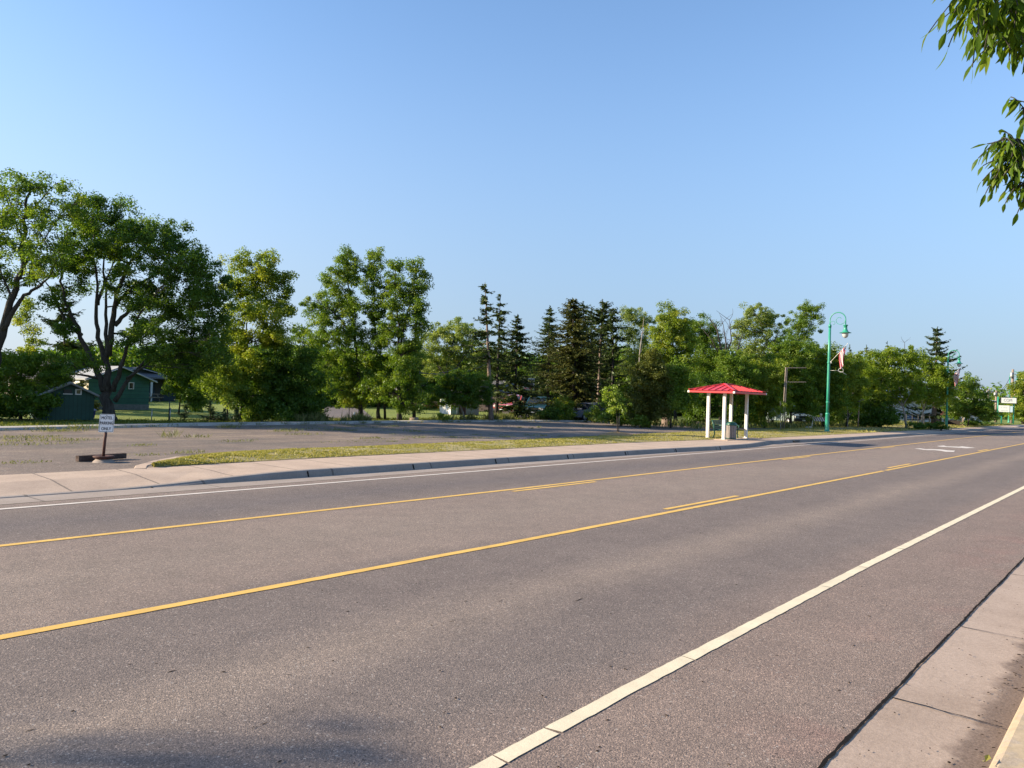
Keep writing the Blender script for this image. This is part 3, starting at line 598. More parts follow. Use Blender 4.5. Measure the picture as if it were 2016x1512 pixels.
def tree(label, base, blobs, limbs=None, mat='leaf_mid', bark='bark', leaf=.17, cover=2.0, rc=.42, trunk_w=14, group='trees beyond the old lot',
         deep=.8, dups=1, twigs=5, name='deciduous_tree', fill=1.1, flat=.75, up=.45, dz=0.0, cat='tree', asp=.55, z=GZ-.03, clip=None):
    """base: pixel of the foot; blobs: (px,py,rx,ry) crown masses; limbs: [(w_px,[(px,py)...])] from the foot up"""
    b0 = G(base[0], base[1]); b0[2] = z; d = depth_of(b0); s = d/F0
    root = thing(name, label, cat, b0, 0, group)
    loc = lambda x, y, o=0.0: P(x, y, d+o)-b0
    xs = [q[0] for q in blobs]; x0 = min(q[0]-q[2] for q in blobs); x1 = max(q[0]+q[2] for q in blobs); hw = max(1, (x1-x0)/2); xm = (x0+x1)/2
    B = []
    for (x, y, rx, ry) in blobs:
        amp = hw*s*deep*math.sqrt(max(.05, 1-min(1, abs((x-xm)/hw))**2))
        for k in range(dups+1):
            o = (random.uniform(-.25, .25) if k == 0 else random.choice((-1, 1))*random.uniform(.35, .95))*amp
            f = 1.0 if k == 0 else random.uniform(.7, .9)
            jx, jy = (0, 0) if k == 0 else (random.uniform(-.3, .3)*rx, random.uniform(-.1, .35)*ry)
            B.append((loc(x+jx, y+jy, o), rx*s*f, max(rx, ry*.7)*s*f*1.05, ry*s*f))
    B = [(c_, a_*1.06, b_*1.06, e_*1.06) for c_, a_, b_, e_ in B]
    mb = MB(); spine = []
    if limbs is None:
        top = min(blobs, key=lambda q: q[1]); cy = sum(q[1] for q in blobs)/len(blobs); cx = sum(q[0] for q in blobs)/len(blobs)
        limbs = [(trunk_w, [base, (base[0]*.7+cx*.3, (base[1]+cy)/2), (cx, cy), ((cx+top[0])/2, (cy+top[1])/2), (top[0], top[1])])]
    for li, (w_, pl) in enumerate(limbs):
        oz = 0.0 if li == 0 else random.uniform(-.5, .5)*hw*s*deep
        n = len(pl); pts = [loc(x, y, oz*(i/(n-1))**1.3) for i, (x, y) in enumerate(pl)]
        if li == 0 or pl[0] == base: pts[0] = np.array([pts[0][0], pts[0][1], min(pts[0][2], 0)-.05*(li == 0)])
        # refine with a little wander
        fine = []
        for i in range(n-1):
            for t in np.linspace(0, 1, 4, endpoint=False): fine.append(pts[i]*(1-t)+pts[i+1]*t+(rng.normal(size=3)*w_*s*.06 if (i or t) else 0))
        fine.append(pts[-1]); m_ = len(fine)
        rad = [max(.012, .72*w_*s/2*(1-.86*(i/(m_-1))**.7)) for i in range(m_)]
        if pl[0] == base: rad[0] *= 1.45; rad[1] *= 1.08
        mb.tube(fine, rad, 8 if w_*s > .15 else 6); spine += [(fine[i], rad[i]) for i in range(m_)]
    trunk_obj = None
    cl = crown_clusters(B, rc, cover)
    low = [sp for sp in spine]
    for (c, rx, ry, rz_), cc in zip(B, cl):
        cand = [(np.linalg.norm(p-c)+max(0, p[2]-c[2]+.2*rz_)*3, p, r) for p, r in low]; _, p, r = min(cand, key=lambda q: q[0])
        r0 = min(r*.6, .035+.035*rx); br = bez(p, c, .06, 7); mb.tube(br, list(np.linspace(r0, r0*.35, 7)), 5, False)
        if twigs:
            for k in range(min(len(cc), int(twigs*max(1, rx)))):
                e = cc[random.randrange(len(cc))]; st = br[random.randint(3, 6)]
                mb.tube(bez(st, e, .05, 5, .1), list(np.linspace(max(.012, r0*.4), .006, 5)), 4, False)
    mb.build('trunk', bark, root)
    allc = np.concatenate(cl); area = leaf*leaf*.58*asp*.55; n_l = max(6, int(fill*PI*rc*rc/area))
    V, t = leaf_cloud(allc, rng.uniform(.5, 1.3, len(allc))*rc, n_l, leaf*.76, leaf*.76*asp, flat, up)
    if clip: keep = V[:, :, 2].mean(axis=1) > loc(base[0], clip)[2]+rng.normal(0, .15, len(V)); V = V[keep]; t = t[keep]
    V = V[V[:, :, 2].min(axis=1) > .05]; 
    quads_mesh('crown', V, mat, root, rng.permutation(t)[:len(V)] if len(V) != len(t) else t)
    return root
def conifer(label, base, top, rad, bare=.12, mat='needle', bark='bark_dark', whorl=.42, nb=7, droop=.35, spray=.34, dens=1.0, lean=None, profile=1.0, trunk_w=9,
            group='conifers beyond the old lot', name='spruce_tree', irregular=.25, z=GZ-.03, up_tip=.25, bare_twigs=True, prof=None):
    b0 = G(base[0], base[1]); b0[2] = z; rad = rad*1.85; dens = dens*1.5; d = depth_of(b0); s = d/F0; H = float((P(top[0], top[1], d)-b0)[2]); tp = P(top[0], top[1], d)-b0
    root = thing(name, label, 'tree', b0, 0, group); mb = MB(); R = rad*s
    ax = lambda h: np.array([tp[0]*(h/H), tp[1]*(h/H), h])
    mb.tube([ax(h) for h in np.linspace(-.05, H, 10)], [max(.012, trunk_w*s/2*(1-h)+.01) for h in np.linspace(0, 1, 10)], 7)
    cs, ns, als, lens = [], [], [], []
    h = max(.15, bare*H)
    if bare > .2 and bare_twigs:
        for k in range(int(26*bare)):
            hh = random.uniform(.25*bare, bare)*H; q = random.uniform(0, 2*PI); ln = random.uniform(.3, .8)
            mb.tube([ax(hh), ax(hh)+np.array([math.cos(q)*ln, math.sin(q)*ln, -.1*ln])], [.018, .006], 4, False)
    while h < H*.985:
        t = (h-bare*H)/(H*(1-bare)); rr = prof(t) if prof else (1-t)**profile*min(1, .55+3.0*t); rr = max(.04, rr)
        for k in range(nb if t < .8 else max(3, nb-2)):
            if random.random() < irregular*.5: continue
            q = random.uniform(0, 2*PI); ln = R*rr*random.uniform(1-irregular*1.4, 1+irregular*.5)
            dr = np.array([math.cos(q), math.sin(q), 0]); a = ax(h+random.uniform(-.15, .15)); st = max(.35, ln)
            m_ = max(3, int(st/.17)); tt = np.linspace(.12, 1, m_)
            br = a+dr*ln*tt[:, None]; br[:, 2] += -droop*ln*tt**1.0+up_tip*ln*tt**3+(1-rr)*.18*ln*tt
            if ln > .25: mb.tube([a]+[br[i] for i in range(0, m_, max(1, m_//3))], list(np.linspace(.025+.012*rr, .006, 1+len(range(0, m_, max(1, m_//3))))), 4, False)
            side = np.array([-dr[1], dr[0], 0])
            for i in range(m_):
                wdt = spray*(1.15-.75*tt[i])*min(1, .5+ln); 
                for sgn in (-1, 1):
                    for _ in range(max(1, int(dens*2+random.random()))):
                        al = dr*random.uniform(.4, 1)+side*sgn*random.uniform(.2, 1)+np.array([0, 0, random.uniform(-.55, .15)])
                        al /= np.linalg.norm(al); cs.append(br[i]+al*wdt*.45+rng.normal(size=3)*.035); als.append(al); ns.append(unit(np.array([0, 0, 1.0])+rng.normal(size=3)*.55)); lens.append(wdt*1.1)
            cs.append(br[-1]+dr*.06); als.append(dr); ns.append(np.array([0, 0, 1.0])); lens.append(spray*.7)
        h += whorl*(1-.45*max(0, t))*random.uniform(.75, 1.25)
    for k in range(8):
        cs.append(ax(H*(.965+.004*k))); q = rng.normal(size=3)*.4; als.append(unit(np.array([0, 0, 1.0])+q)); ns.append(unit(rng.normal(size=3))); lens.append(.3)
    mb.build('trunk', bark, root)
    cs = np.array(cs); ns = unit(np.array(ns)); als = np.array(als); lens = np.array(lens)
    a = unit(als-ns*np.sum(als*ns, axis=1, keepdims=True)); b_ = np.cross(ns, a); ln = lens[:, None]/2*rng.uniform(.8, 1.2, len(cs))[:, None]; wd = ln*.36
    V = np.stack([cs-a*ln, cs+b_*wd-a*ln*.15, cs+a*ln, cs-b_*wd-a*ln*.15], axis=1)
    quads_mesh('crown', V, mat, root, np.clip(rng.normal(.5, .22, len(V)), 0, 1))
    return root
def bush(label, base, blobs, mat='leaf_mid', **kw):
    kw.setdefault('group', 'shrubs and thickets beyond the lot'); kw.setdefault('twigs', 3); kw.setdefault('cover', 2.6)
    return tree(label, base, blobs, None, mat, name='shrub', cat='shrub', trunk_w=kw.pop('trunk_w', 5), **kw)
# ---- left side
tree('tall thin-crowned tree cut by the left edge of the picture, leaning trunk', (-22, 828),
     [(10,365,48,34),(62,368,44,30),(108,362,30,22),(20,425,50,36),(75,430,45,36),(122,425,34,36),(150,400,22,22),(0,480,46,38),(55,490,48,38),(105,490,36,34),(10,545,44,34),(60,545,34,26),(-30,420,50,60),(-40,520,55,60)],
     [(34,[(-22,828),(-12,730),(2,655),(22,595),(42,535),(47,470),(50,400),(58,355)]),(17,[(5,650),(30,605),(48,582),(80,562),(100,545),(112,510)]),(11,[(44,530),(60,500),(88,470),(120,420)]),(9,[(48,480),(32,440),(18,390)]),(9,[(25,590),(5,545),(-10,500)]),(9,[(50,430),(75,400),(105,365)])],
     'leaf_mid', 'bark_dark', .15, 1.15, .38, dups=1, deep=.7, twigs=9, fill=.75)
tree('broad many-stemmed dark maple with massive forked trunk behind the parking sign', (214, 828),
     [(150,432,36,34),(188,432,42,32),(232,436,42,30),(205,480,48,32),(262,470,38,28),(300,450,40,26),(335,470,40,30),(300,500,48,32),(362,505,40,34),(250,520,40,22),(330,545,46,34),(395,545,40,38),(290,560,30,22),(420,600,30,40),(400,690,40,26),(350,705,40,22),(300,650,40,30),(440,640,18,30),(260,570,24,24),(285,640,26,26),(320,700,30,22),(385,720,28,20),(430,700,24,24),(225,495,30,26),(215,560,14,18),(270,605,26,28),(256,665,20,22),(300,590,30,26),(160,560,24,24),(130,640,22,24),(110,590,22,24),(372,600,46,38),(330,610,36,30),(412,660,30,34),(365,662,40,32),(442,560,18,30),(140,485,34,40),(112,520,28,30),(165,520,30,30),(150,715,42,24),(120,735,26,20),(330,690,26,20),(180,395,30,20),(240,405,24,16)],
     [(40,[(214,828),(208,770),(209,720),(212,690)]),(20,[(205,770),(190,725),(168,685),(152,645),(130,600),(119,555),(123,505),(132,450)]),(13,[(160,660),(135,640),(112,600),(97,565),(82,545)]),(17,[(207,715),(193,665),(190,610),(193,560),(184,500),(186,440)]),(12,[(192,600),(204,560),(206,510),(225,460)]),(14,[(211,695),(209,620),(209,550),(235,490)]),
      (21,[(213,700),(222,640),(230,575),(252,522),(285,480),(305,450)]),(14,[(228,600),(250,575),(295,545),(335,520)]),(14,[(226,640),(255,610),(295,590),(350,585)]),(16,[(222,770),(243,710),(258,660),(276,615),(310,575)]),(14,[(226,790),(258,742),(290,705),(325,660),(370,630)]),(9,[(250,745),(285,722),(320,690)])],
     'leaf_dark', 'bark', .15, 1.85, .40, dups=1, deep=.75, twigs=7, fill=1.0, trunk_w=40)
tree('tall yellow-green tree with two slim stems right of the dark maple', (474, 826),
     [(490,520,34,26),(530,522,30,26),(468,560,32,30),(510,560,40,34),(552,560,26,28),(470,605,32,32),(520,610,44,34),(560,605,20,22),(462,655,32,34),(505,665,40,34),(545,660,34,34),(500,720,40,34),(455,700,30,34)],
     [(9,[(474,826),(476,770),(481,700),(487,620),(488,540)]),(8,[(468,822),(466,760),(470,700),(480,640),(500,580),(520,530)]),(5,[(480,690),(510,640),(545,590)])],
     'leaf_light', 'bark_dark', .16, 1.7, .40, twigs=6)
tree('sunlit low yellow-green maple boughs in front of the two slim stems', (448, 828),
     [(425,735,30,28),(455,720,28,26),(408,752,18,22),(440,765,28,24),(470,758,22,22),(452,790,14,14)], None, 'leaf_bright', 'bark_dark', .17, 1.8, .36, trunk_w=6, twigs=4)
tree('very dark wide evergreen thicket left of the back driveway', (570, 829),
     [(520,740,34,40),(560,710,40,36),(600,715,30,34),(545,770,50,44),(600,765,44,46),(520,800,36,26),(570,805,46,22),(612,800,30,26),(480,780,24,30)], None, 'leaf_dark', 'bark_dark', .16, 3.0, .42, trunk_w=12, twigs=2, name='evergreen_tree')
tree('airy tree seen in the sky gap behind the dark thicket', (598, 806), [(585,655,18,16),(602,648,16,14),(588,690,26,26),(610,700,24,30)], None, 'leaf_mid', 'bark_dark', .22, 1.4, .45, trunk_w=6)
# ---- the ash group
tree('tall leaning ash with a long side limb, left of the ash group', (711, 824),
     [(680,500,18,16),(692,518,16,20),(668,535,22,20),(690,555,24,26),(655,570,22,20),(640,548,14,14),(668,598,32,26),(625,590,20,18),(606,606,14,14),(640,622,28,20),(695,605,24,28),(660,655,36,28),(700,655,24,30),(630,665,22,26),(680,700,34,28),(640,710,28,26),(715,705,22,26),(720,755,20,30),(662,760,24,22),(695,740,24,20)],
     [(13,[(711,824),(707,760),(702,690),(694,620),(686,560),(681,505)]),(7,[(700,670),(672,630),(640,600),(612,590)]),(5,[(690,600),(672,565),(660,545)]),(5,[(704,720),(675,690),(645,670)])],
     'leaf_mid', 'bark_dark', .16, 1.7, .38, twigs=6)
tree('narrow upright ash in the middle of the ash group', (746, 826),
     [(738,500,17,16),(742,525,20,20),(732,556,24,24),(748,580,22,24),(735,615,26,28),(750,650,26,30),(738,690,28,30),(752,735,26,30),(735,770,20,22)],
     [(10,[(746,826),(744,760),(741,690),(737,610),(736,540),(738,498)]),(8,[(758,826),(756,770),(750,700),(745,640)])], 'leaf_mid', 'bark_dark', .16, 1.8, .38, twigs=6)
tree('forked ash with rounded twin tops, right of the ash group', (787, 829),
     [(780,524,20,16),(822,528,20,16),(776,555,22,24),(826,556,18,22),(802,572,20,22),(780,600,28,26),(820,600,22,26),(795,640,36,28),(830,640,14,22),(785,690,34,32),(815,690,20,28),(790,740,36,32),(815,760,20,34),(762,650,22,28),(818,795,16,16),(770,770,24,26),(800,790,22,20)],
     [(13,[(787,829),(786,760),(786,700),(784,640),(778,580),(779,530)]),(8,[(786,690),(798,630),(812,580),(822,532)])], 'leaf_mid', 'bark_dark', .16, 1.9, .38, twigs=6)
tree('small bright young tree in front of the leaning ash', (687, 823), [(690,742,16,18),(682,765,20,18),(697,772,18,20),(684,790,22,14),(700,795,14,12)], [(3,[(687,823),(688,780),(690,735)])], 'leaf_light', 'bark_dark', .14, 2.2, .3, twigs=3)
conifer('thin ragged spruce beside the utility pole', (826, 812), (824, 610), 16, .35, whorl=.9, nb=4, irregular=.5, trunk_w=4, droop=.5)
tree('spreading pale maple behind the dark round tree', (884, 808),
     [(868,655,34,22),(905,645,34,18),(842,690,30,24),(885,685,40,28),(930,670,30,24),(860,722,34,22),(905,715,34,24),(945,705,22,26),(930,740,26,20)], [(9,[(884,808),(884,760),(880,720),(890,680),(900,650)]),(5,[(883,745),(860,715),(845,690)]),(5,[(884,740),(915,700),(935,680)])],
     'leaf_pale', 'bark_dark', .22, 1.7, .5, twigs=5)
tree('dark round-headed tree on a leaning pale trunk before the little garage', (916, 829),
     [(862,775,22,20),(885,752,26,20),(920,745,30,20),(950,758,22,20),(885,780,28,18),(930,778,34,20),(905,765,34,24),(845,790,10,10),(955,780,16,14)], [(8,[(916,829),(910,808),(902,790),(912,765)]),(4,[(904,795),(888,780),(870,772)]),(4,[(906,790),(930,775),(948,765)])], 'leaf_dark', 'bark_pale', .16, 2.4, .34, twigs=4)
conifer('tallest spruce with a long bare pale trunk', (967, 830), (955, 556), 46, .46, whorl=.5, nb=6, irregular=.45, droop=.30, trunk_w=11, bark='bark_pine', mat='needle', prof=lambda t: (1-t)**.8*(.75+.25*math.sin(t*9)))
conifer('second spruce close behind the tallest one', (977, 826), (985, 578), 46, .22, whorl=.5, nb=6, irregular=.45, droop=.35, trunk_w=8, prof=lambda t: (1-t)**.85*(.8+.2*math.sin(t*8+1)))
conifer('dense pointed spruce right of the tall pair', (1012, 826), (1020, 620), 50, .08, whorl=.42, nb=8, irregular=.3, droop=.35, trunk_w=8, profile=.8)
conifer('slim pointed spruce at the left of the conifer clump', (1078, 816), (1083, 601), 40, .08, whorl=.42, nb=8, irregular=.25, droop=.3, trunk_w=8, profile=.75)
conifer('massive wide olive spruce in the middle of the conifer clump', (1132, 827), (1128, 586), 66, .06, mat='needle_olive', whorl=.38, nb=10, irregular=.22, droop=.4, trunk_w=11, prof=lambda t: min(1, (1-t)**.62*1.0)*(.9+.1*math.sin(t*14)))
conifer('second blunt top behind the massive olive spruce', (1150, 815), (1148, 592), 40, .3, whorl=.45, nb=8, irregular=.3, droop=.3, trunk_w=8, prof=lambda t: (1-t)**.55)
conifer('red pine with a bare pale trunk and tufted narrow head', (1176, 822), (1186, 588), 34, .45, mat='needle', bark='bark_pine', whorl=.45, nb=6, irregular=.4, droop=.05, trunk_w=8, spray=.42, name='pine_tree', prof=lambda t: (1-t)**.5*.9)
conifer('dark ragged pine right of the red pine', (1206, 824), (1207, 606), 40, .2, whorl=.5, nb=6, irregular=.45, droop=.15, trunk_w=8, spray=.4, name='pine_tree', prof=lambda t: (1-t)**.6)
conifer('narrow dark pine squeezed between olive spruce and red pine', (1163, 812), (1165, 606), 28, .25, whorl=.5, nb=6, irregular=.4, droop=.2, trunk_w=6, name='pine_tree', prof=lambda t: (1-t)**.6)
tree('pale feathery poplar rising behind the olive cedar', (1256, 818), [(1232,618,18,16),(1252,625,20,18),(1272,632,16,18),(1240,655,22,26),(1268,665,20,26),(1250,700,26,26),(1238,720,20,24)], [(6,[(1256,818),(1255,740),(1248,680),(1236,625)]),(5,[(1255,740),(1262,690),(1272,640)])], 'leaf_pale', 'bark', .2, 1.35, .45, twigs=7, flat=1.0)
# ---- the middle right wood
tree('olive-brown cedar with rounded top beyond the young staked tree', (1278, 842), [(1285,712,22,22),(1270,735,26,28),(1298,740,24,28),(1262,770,28,28),(1290,775,32,28),(1265,805,26,22),(1295,808,28,20)], None, 'leaf_olive', 'bark_dark', .15, 3.2, .34, trunk_w=7, twigs=2, name='cedar_tree', up=.7)
tree('tall bright tree above the olive cedar, flat-topped', (1330, 834), [(1318,622,26,20),(1340,632,22,18),(1302,648,24,22),(1330,655,34,28),(1300,690,26,28),(1335,695,36,28),(1350,665,16,26),(1325,735,34,30)], None, 'leaf_light', 'bark_dark', .18, 2.1, .42, trunk_w=9, twigs=5)
tree('rounded green tree left of the dead branches', (1384, 832), [(1378,640,28,18),(1400,655,22,20),(1365,665,26,26),(1392,690,34,30),(1372,720,34,28),(1410,720,28,28)], None, 'leaf_mid', 'bark_dark', .18, 2.0, .42, trunk_w=8, twigs=5)
tree('tall pale maple with open crown behind the red-roofed shelter', (1512, 832), [(1482,612,22,16),(1504,622,20,18),(1466,632,18,14),(1520,640,22,22),(1490,650,28,22),(1456,660,18,20),(1530,672,20,24),(1500,690,26,24),(1475,690,22,24)], [(9,[(1512,832),(1513,760),(1516,700),(1508,655),(1485,615)]),(5,[(1515,700),(1530,660),(1540,630)]),(4,[(1514,690),(1490,665),(1465,645)])], 'leaf_pale', 'bark_pale', .2, 1.6, .42, twigs=6)
tree('high leaning tree top reaching toward the nearest street lamp', (1560, 830), [(1600,606,16,14),(1582,615,20,16),(1606,622,10,10),(1590,640,22,18),(1565,640,20,22),(1572,668,22,22),(1552,690,24,26)], [(8,[(1560,830),(1555,740),(1560,690),(1578,640),(1598,608)])], 'leaf_mid', 'bark_dark', .18, 1.7, .4, twigs=6)
bush('bright green thicket left of the red-roofed shelter', (1320, 842), [(1310,750,24,26),(1335,745,26,26),(1318,785,28,24),(1345,785,24,22),(1330,720,22,22)], 'leaf_mid')
bush('dark thicket behind the left posts of the shelter', (1390, 841), [(1380,765,34,28),(1410,760,30,28),(1375,800,30,24),(1405,805,36,22),(1365,830,16,10)], 'leaf_dark')
bush('tall mixed thicket behind the right side of the shelter', (1450, 841), [(1438,720,30,30),(1462,735,30,30),(1440,770,32,26),(1470,785,30,28),(1450,815,34,18)], 'leaf_mid')
bush('light green thicket right of the shelter roof', (1505, 842), [(1500,740,28,30),(1528,735,26,26),(1505,780,32,28),(1530,790,24,24),(1495,815,26,18)], 'leaf_light')
tree('dense rounded tree behind the empty sign frame', (1556, 841), [(1545,690,30,26),(1572,695,26,24),(1540,725,32,28),(1575,735,30,28),(1552,765,34,26),(1582,775,26,24),(1590,805,22,18),(1545,795,22,16)], None, 'leaf_mid', 'bark_dark', .18, 2.5, .42, trunk_w=8, twigs=3)
tree('full green tree right behind the nearest street lamp', (1620, 842), [(1605,700,24,22),(1632,705,26,24),(1612,735,28,28),(1642,742,26,28),(1620,775,30,26),(1648,785,22,24),(1628,810,26,18)], None, 'leaf_mid', 'bark_dark', .18, 2.4, .42, trunk_w=8, twigs=3)
tree('bushy tree between the nearest lamp and the small post', (1668, 842), [(1665,720,22,22),(1685,715,20,20),(1672,750,26,28),(1690,770,22,26),(1668,790,26,22),(1650,815,16,14)], None, 'leaf_light', 'bark_dark', .18, 2.3, .42, trunk_w=7, twigs=3)
bush('dark spruce-like thicket under the roadside honey locusts', (1735, 843), [(1710,800,26,26),(1735,808,26,24),(1752,818,14,16),(1725,825,30,14),(1700,822,18,14)], 'leaf_dark', leaf=.22)
for lab, bs, tp, rd in (('short conifer tip left of the lamp flag', (1640, 825), (1643, 684), 20), ('conifer tip right of the lamp flag', (1673, 825), (1673, 678), 20), ('rough conifer top in the middle of the far row', (1706, 825), (1706, 678), 24), ('dark conifer top left of the dead spire', (1748, 822), (1747, 671), 24)):
    conifer(lab, bs, tp, rd, .3, whorl=.7, nb=6, irregular=.4, trunk_w=5, group='conifer tips above the roadside trees', dens=.7, spray=.5)
tree('roadside honey locust with slim pale trunk nearest the lamp', (1784, 844),
     [(1722,710,24,22),(1752,700,30,18),(1785,702,26,20),(1712,742,24,22),(1745,740,34,28),(1782,742,30,28),(1735,775,28,22),(1770,780,28,20),(1800,770,18,22),(1712,770,18,18),(1725,800,16,12)],
     [(7,[(1784,844),(1781,815),(1776,795),(1770,760),(1762,720)]),(4,[(1777,800),(1757,775),(1735,745)]),(4,[(1778,798),(1795,770),(1800,740)])], 'leaf_locust', 'bark_pale', .2, 2.1, .42, twigs=4, clip=806, group='honey locusts along the road')
tree('roadside honey locust with forked trunk left of the second lamp', (1816, 841),
     [(1812,715,22,18),(1840,722,24,20),(1800,745,20,24),(1830,750,30,26),(1858,752,18,26),(1815,778,26,18),(1845,785,26,18),(1868,775,12,20)],
     [(7,[(1816,841),(1816,815),(1820,800),(1832,770),(1838,730)]),(4,[(1818,805),(1808,780),(1808,745)])], 'leaf_locust', 'bark_pale', .2, 2.2, .42, twigs=4, clip=806, group='honey locusts along the road')
conifer('big layered spruce standing over the second street lamp', (1838, 836), (1846, 642), 44, .1, mat='needle_blue', whorl=.85, nb=8, irregular=.3, droop=.28, trunk_w=10, bark='bark_pine', spray=.55, profile=.75, up_tip=.35)
tree('spreading dark-limbed tree right of the second street lamp', (1906, 840),
     [(1908,752,16,16),(1892,770,20,18),(1915,775,22,20),(1880,795,20,18),(1905,800,30,18),(1932,790,18,20),(1925,812,24,14),(1885,815,20,10),(1940,812,12,14)], [(5,[(1906,840),(1907,815),(1908,785),(1908,755)])], 'leaf_mid', 'bark_dark', .24, 2.2, .5, twigs=4, group='roadside trees past the second lamp')
tree('green tree cut by the right edge of the picture', (2014, 834), [(2016,745,16,14),(2004,765,16,18),(2026,770,20,24),(2006,795,20,20),(2030,805,24,20),(2012,815,22,14)], None, 'leaf_light', 'bark_dark', .3, 2.4, .6, trunk_w=6, twigs=3, group='roadside trees past the second lamp')
bush('dark clump beside the far sign', (1945, 836), [(1940,800,12,16),(1945,815,14,14)], 'leaf_dark', leaf=.35, rc=.6)
# ---- shrubs
bush('sunny green shrub in front of the blue car', (1170, 832), [(1168,806,9,8),(1162,816,11,8),(1178,816,10,9),(1170,824,13,6)], 'leaf_bright', leaf=.16, rc=.25)
bush('broad sunlit bush under the left-edge tree', (42, 824), [(20,725,40,30),(65,720,36,30),(10,765,40,28),(70,765,34,24),(100,750,26,24),(-30,740,40,50),(90,785,24,16)], 'leaf_mid', cover=2.2)
bush('black-green hedge left of the little green shed', (40, 827), [(10,800,34,22),(50,800,34,22),(80,805,14,16),(-25,800,34,24)], 'leaf_dark', cover=3.5)
bush('dark reddish shrub behind the little shed roof', (105, 810), [(95,735,22,20),(115,745,22,18),(90,765,24,18)], 'leaf_olive')
bush('hanging green boughs right of the green garage', (352, 812), [(340,720,26,20),(365,735,26,22),(345,760,24,20),(375,770,22,22),(390,795,20,18)], 'leaf_mid')
bush('clipped yellow shrub left of the dark evergreen thicket', (498, 830), [(495,808,14,10),(505,818,14,8),(488,820,10,7)], 'leaf_bright', leaf=.14, rc=.25)
bush('small round shrub at the corner of the green garage', (186, 810), [(186,798,9,8),(184,804,10,6)], 'leaf_olive', leaf=.14, rc=.25)
bush('low green bush left of the far stump', (1262, 842), [(1262,826,14,10),(1272,833,14,7),(1250,834,12,6)], 'leaf_mid', leaf=.16, rc=.25)
bush('yellowish bush beneath the olive spruce', (1112, 829), [(1110,800,16,18),(1122,815,14,12),(1105,818,14,10)], 'leaf_light')
bush('dark shrubs at the foot of the conifer clump', (1080, 829), [(1075,815,20,12),(1092,812,16,14)], 'leaf_dark')
bush('dark undergrowth behind the young staked tree', (1222, 838), [(1215,800,26,24),(1240,805,20,22),(1200,818,20,14),(1230,826,22,10)], 'leaf_dark')
bush('small yellow weed bush behind the edging near the leaning trunk', (872, 831), [(870,818,8,8),(878,823,8,6)], 'leaf_bright', leaf=.12, rc=.2)
for lab, bs, tp, rd in (('small blue spruce nearest the back lawn', (414, 829), (414, 792), 17), ('small blue spruce seedling beside the two slim stems', (464, 831), (466, 806), 9), ('dark little spruce at the edge of the lawn', (362, 828), (366, 800), 16), ('low blue spruce between two others', (440, 830), (442, 808), 13)):
    conifer(lab, bs, tp, rd, .02, mat='needle_blue', whorl=.2, nb=8, irregular=.2, droop=.15, trunk_w=2, spray=.2, profile=.9, group='small spruces behind the lot')
for lab, bs, bl in (('spreading juniper left of the second lamp', (1832, 846), [(1822,838,14,6),(1840,837,14,6)]), ('flat juniper at the foot of the pale locust trunk', (1806, 846), [(1800,838,12,6),(1812,840,10,5)]), ('juniper mound left of the second lamp base', (1852, 847), [(1852,840,10,6),(1860,842,7,4)]), ('juniper mound past the second lamp', (1912, 839), [(1904,832,10,5),(1920,832,10,5)]), ('low shrub beside the road past the lamp', (1940, 838), [(1936,834,8,4),(1945,835,7,3)])):
    bush(lab, bs, bl, 'leaf_dark', group='juniper mounds along the road', leaf=.2, rc=.3, twigs=1)
# ---- bare and dead trees
def bare_tree(label, base, limbs, bark='bark', group='dead trees in the wood', twig=10, name='dead_tree'):
    b0 = G(*base); b0[2] = GZ-.03; d = depth_of(b0); s = d/F0; root = thing(name, label, 'tree', b0, 0, group); mb = MB()
    for w_, pl in limbs:
        oz = random.uniform(-1, 1); pts = [P(x, y, d+oz*i/len(pl))-b0 for i, (x, y) in enumerate(pl)]; n = len(pts)
        mb.tube(pts, [max(.014, w_*s/2*(1-.8*i/(n-1))) for i in range(n)], 6)
        for k in range(twig):
            i = random.randint(max(1, n//2-1), n-1); p = pts[i]*.5+pts[i-1]*.5 if random.random() < .5 else pts[i]
            e = p+np.array([random.uniform(-1, 1), random.uniform(-1, 1), random.uniform(.1, 1.3)])*random.uniform(.4, 1.1); mb.tube(bez(p, e, .05, 4, .12), [.02, .016, .012, .007], 4, False)
    mb.build('trunk', bark, root); return root
bare_tree('grey dead tree with bare branches above the shelter', (1418, 838), [(7,[(1418,838),(1420,760),(1422,700),(1412,650),(1398,628)]),(5,[(1421,730),(1430,680),(1424,640)]),(4,[(1422,720),(1440,670),(1436,630)]),(4,[(1420,740),(1452,690),(1462,655)]),(3,[(1421,710),(1402,670),(1385,650)])])
bare_tree('dead spire of a conifer right of the far row', (1781, 826), [(4,[(1781,826),(1781,740),(1781,674)])], 'bark', 'dead trees in the wood', 16)
bare_tree('bleached dead pole-like trunk at the left of the wood', (1258, 820), [(4,[(1258,820),(1259,700),(1268,625)])], 'bark_pale', 'dead trees in the wood', 8)
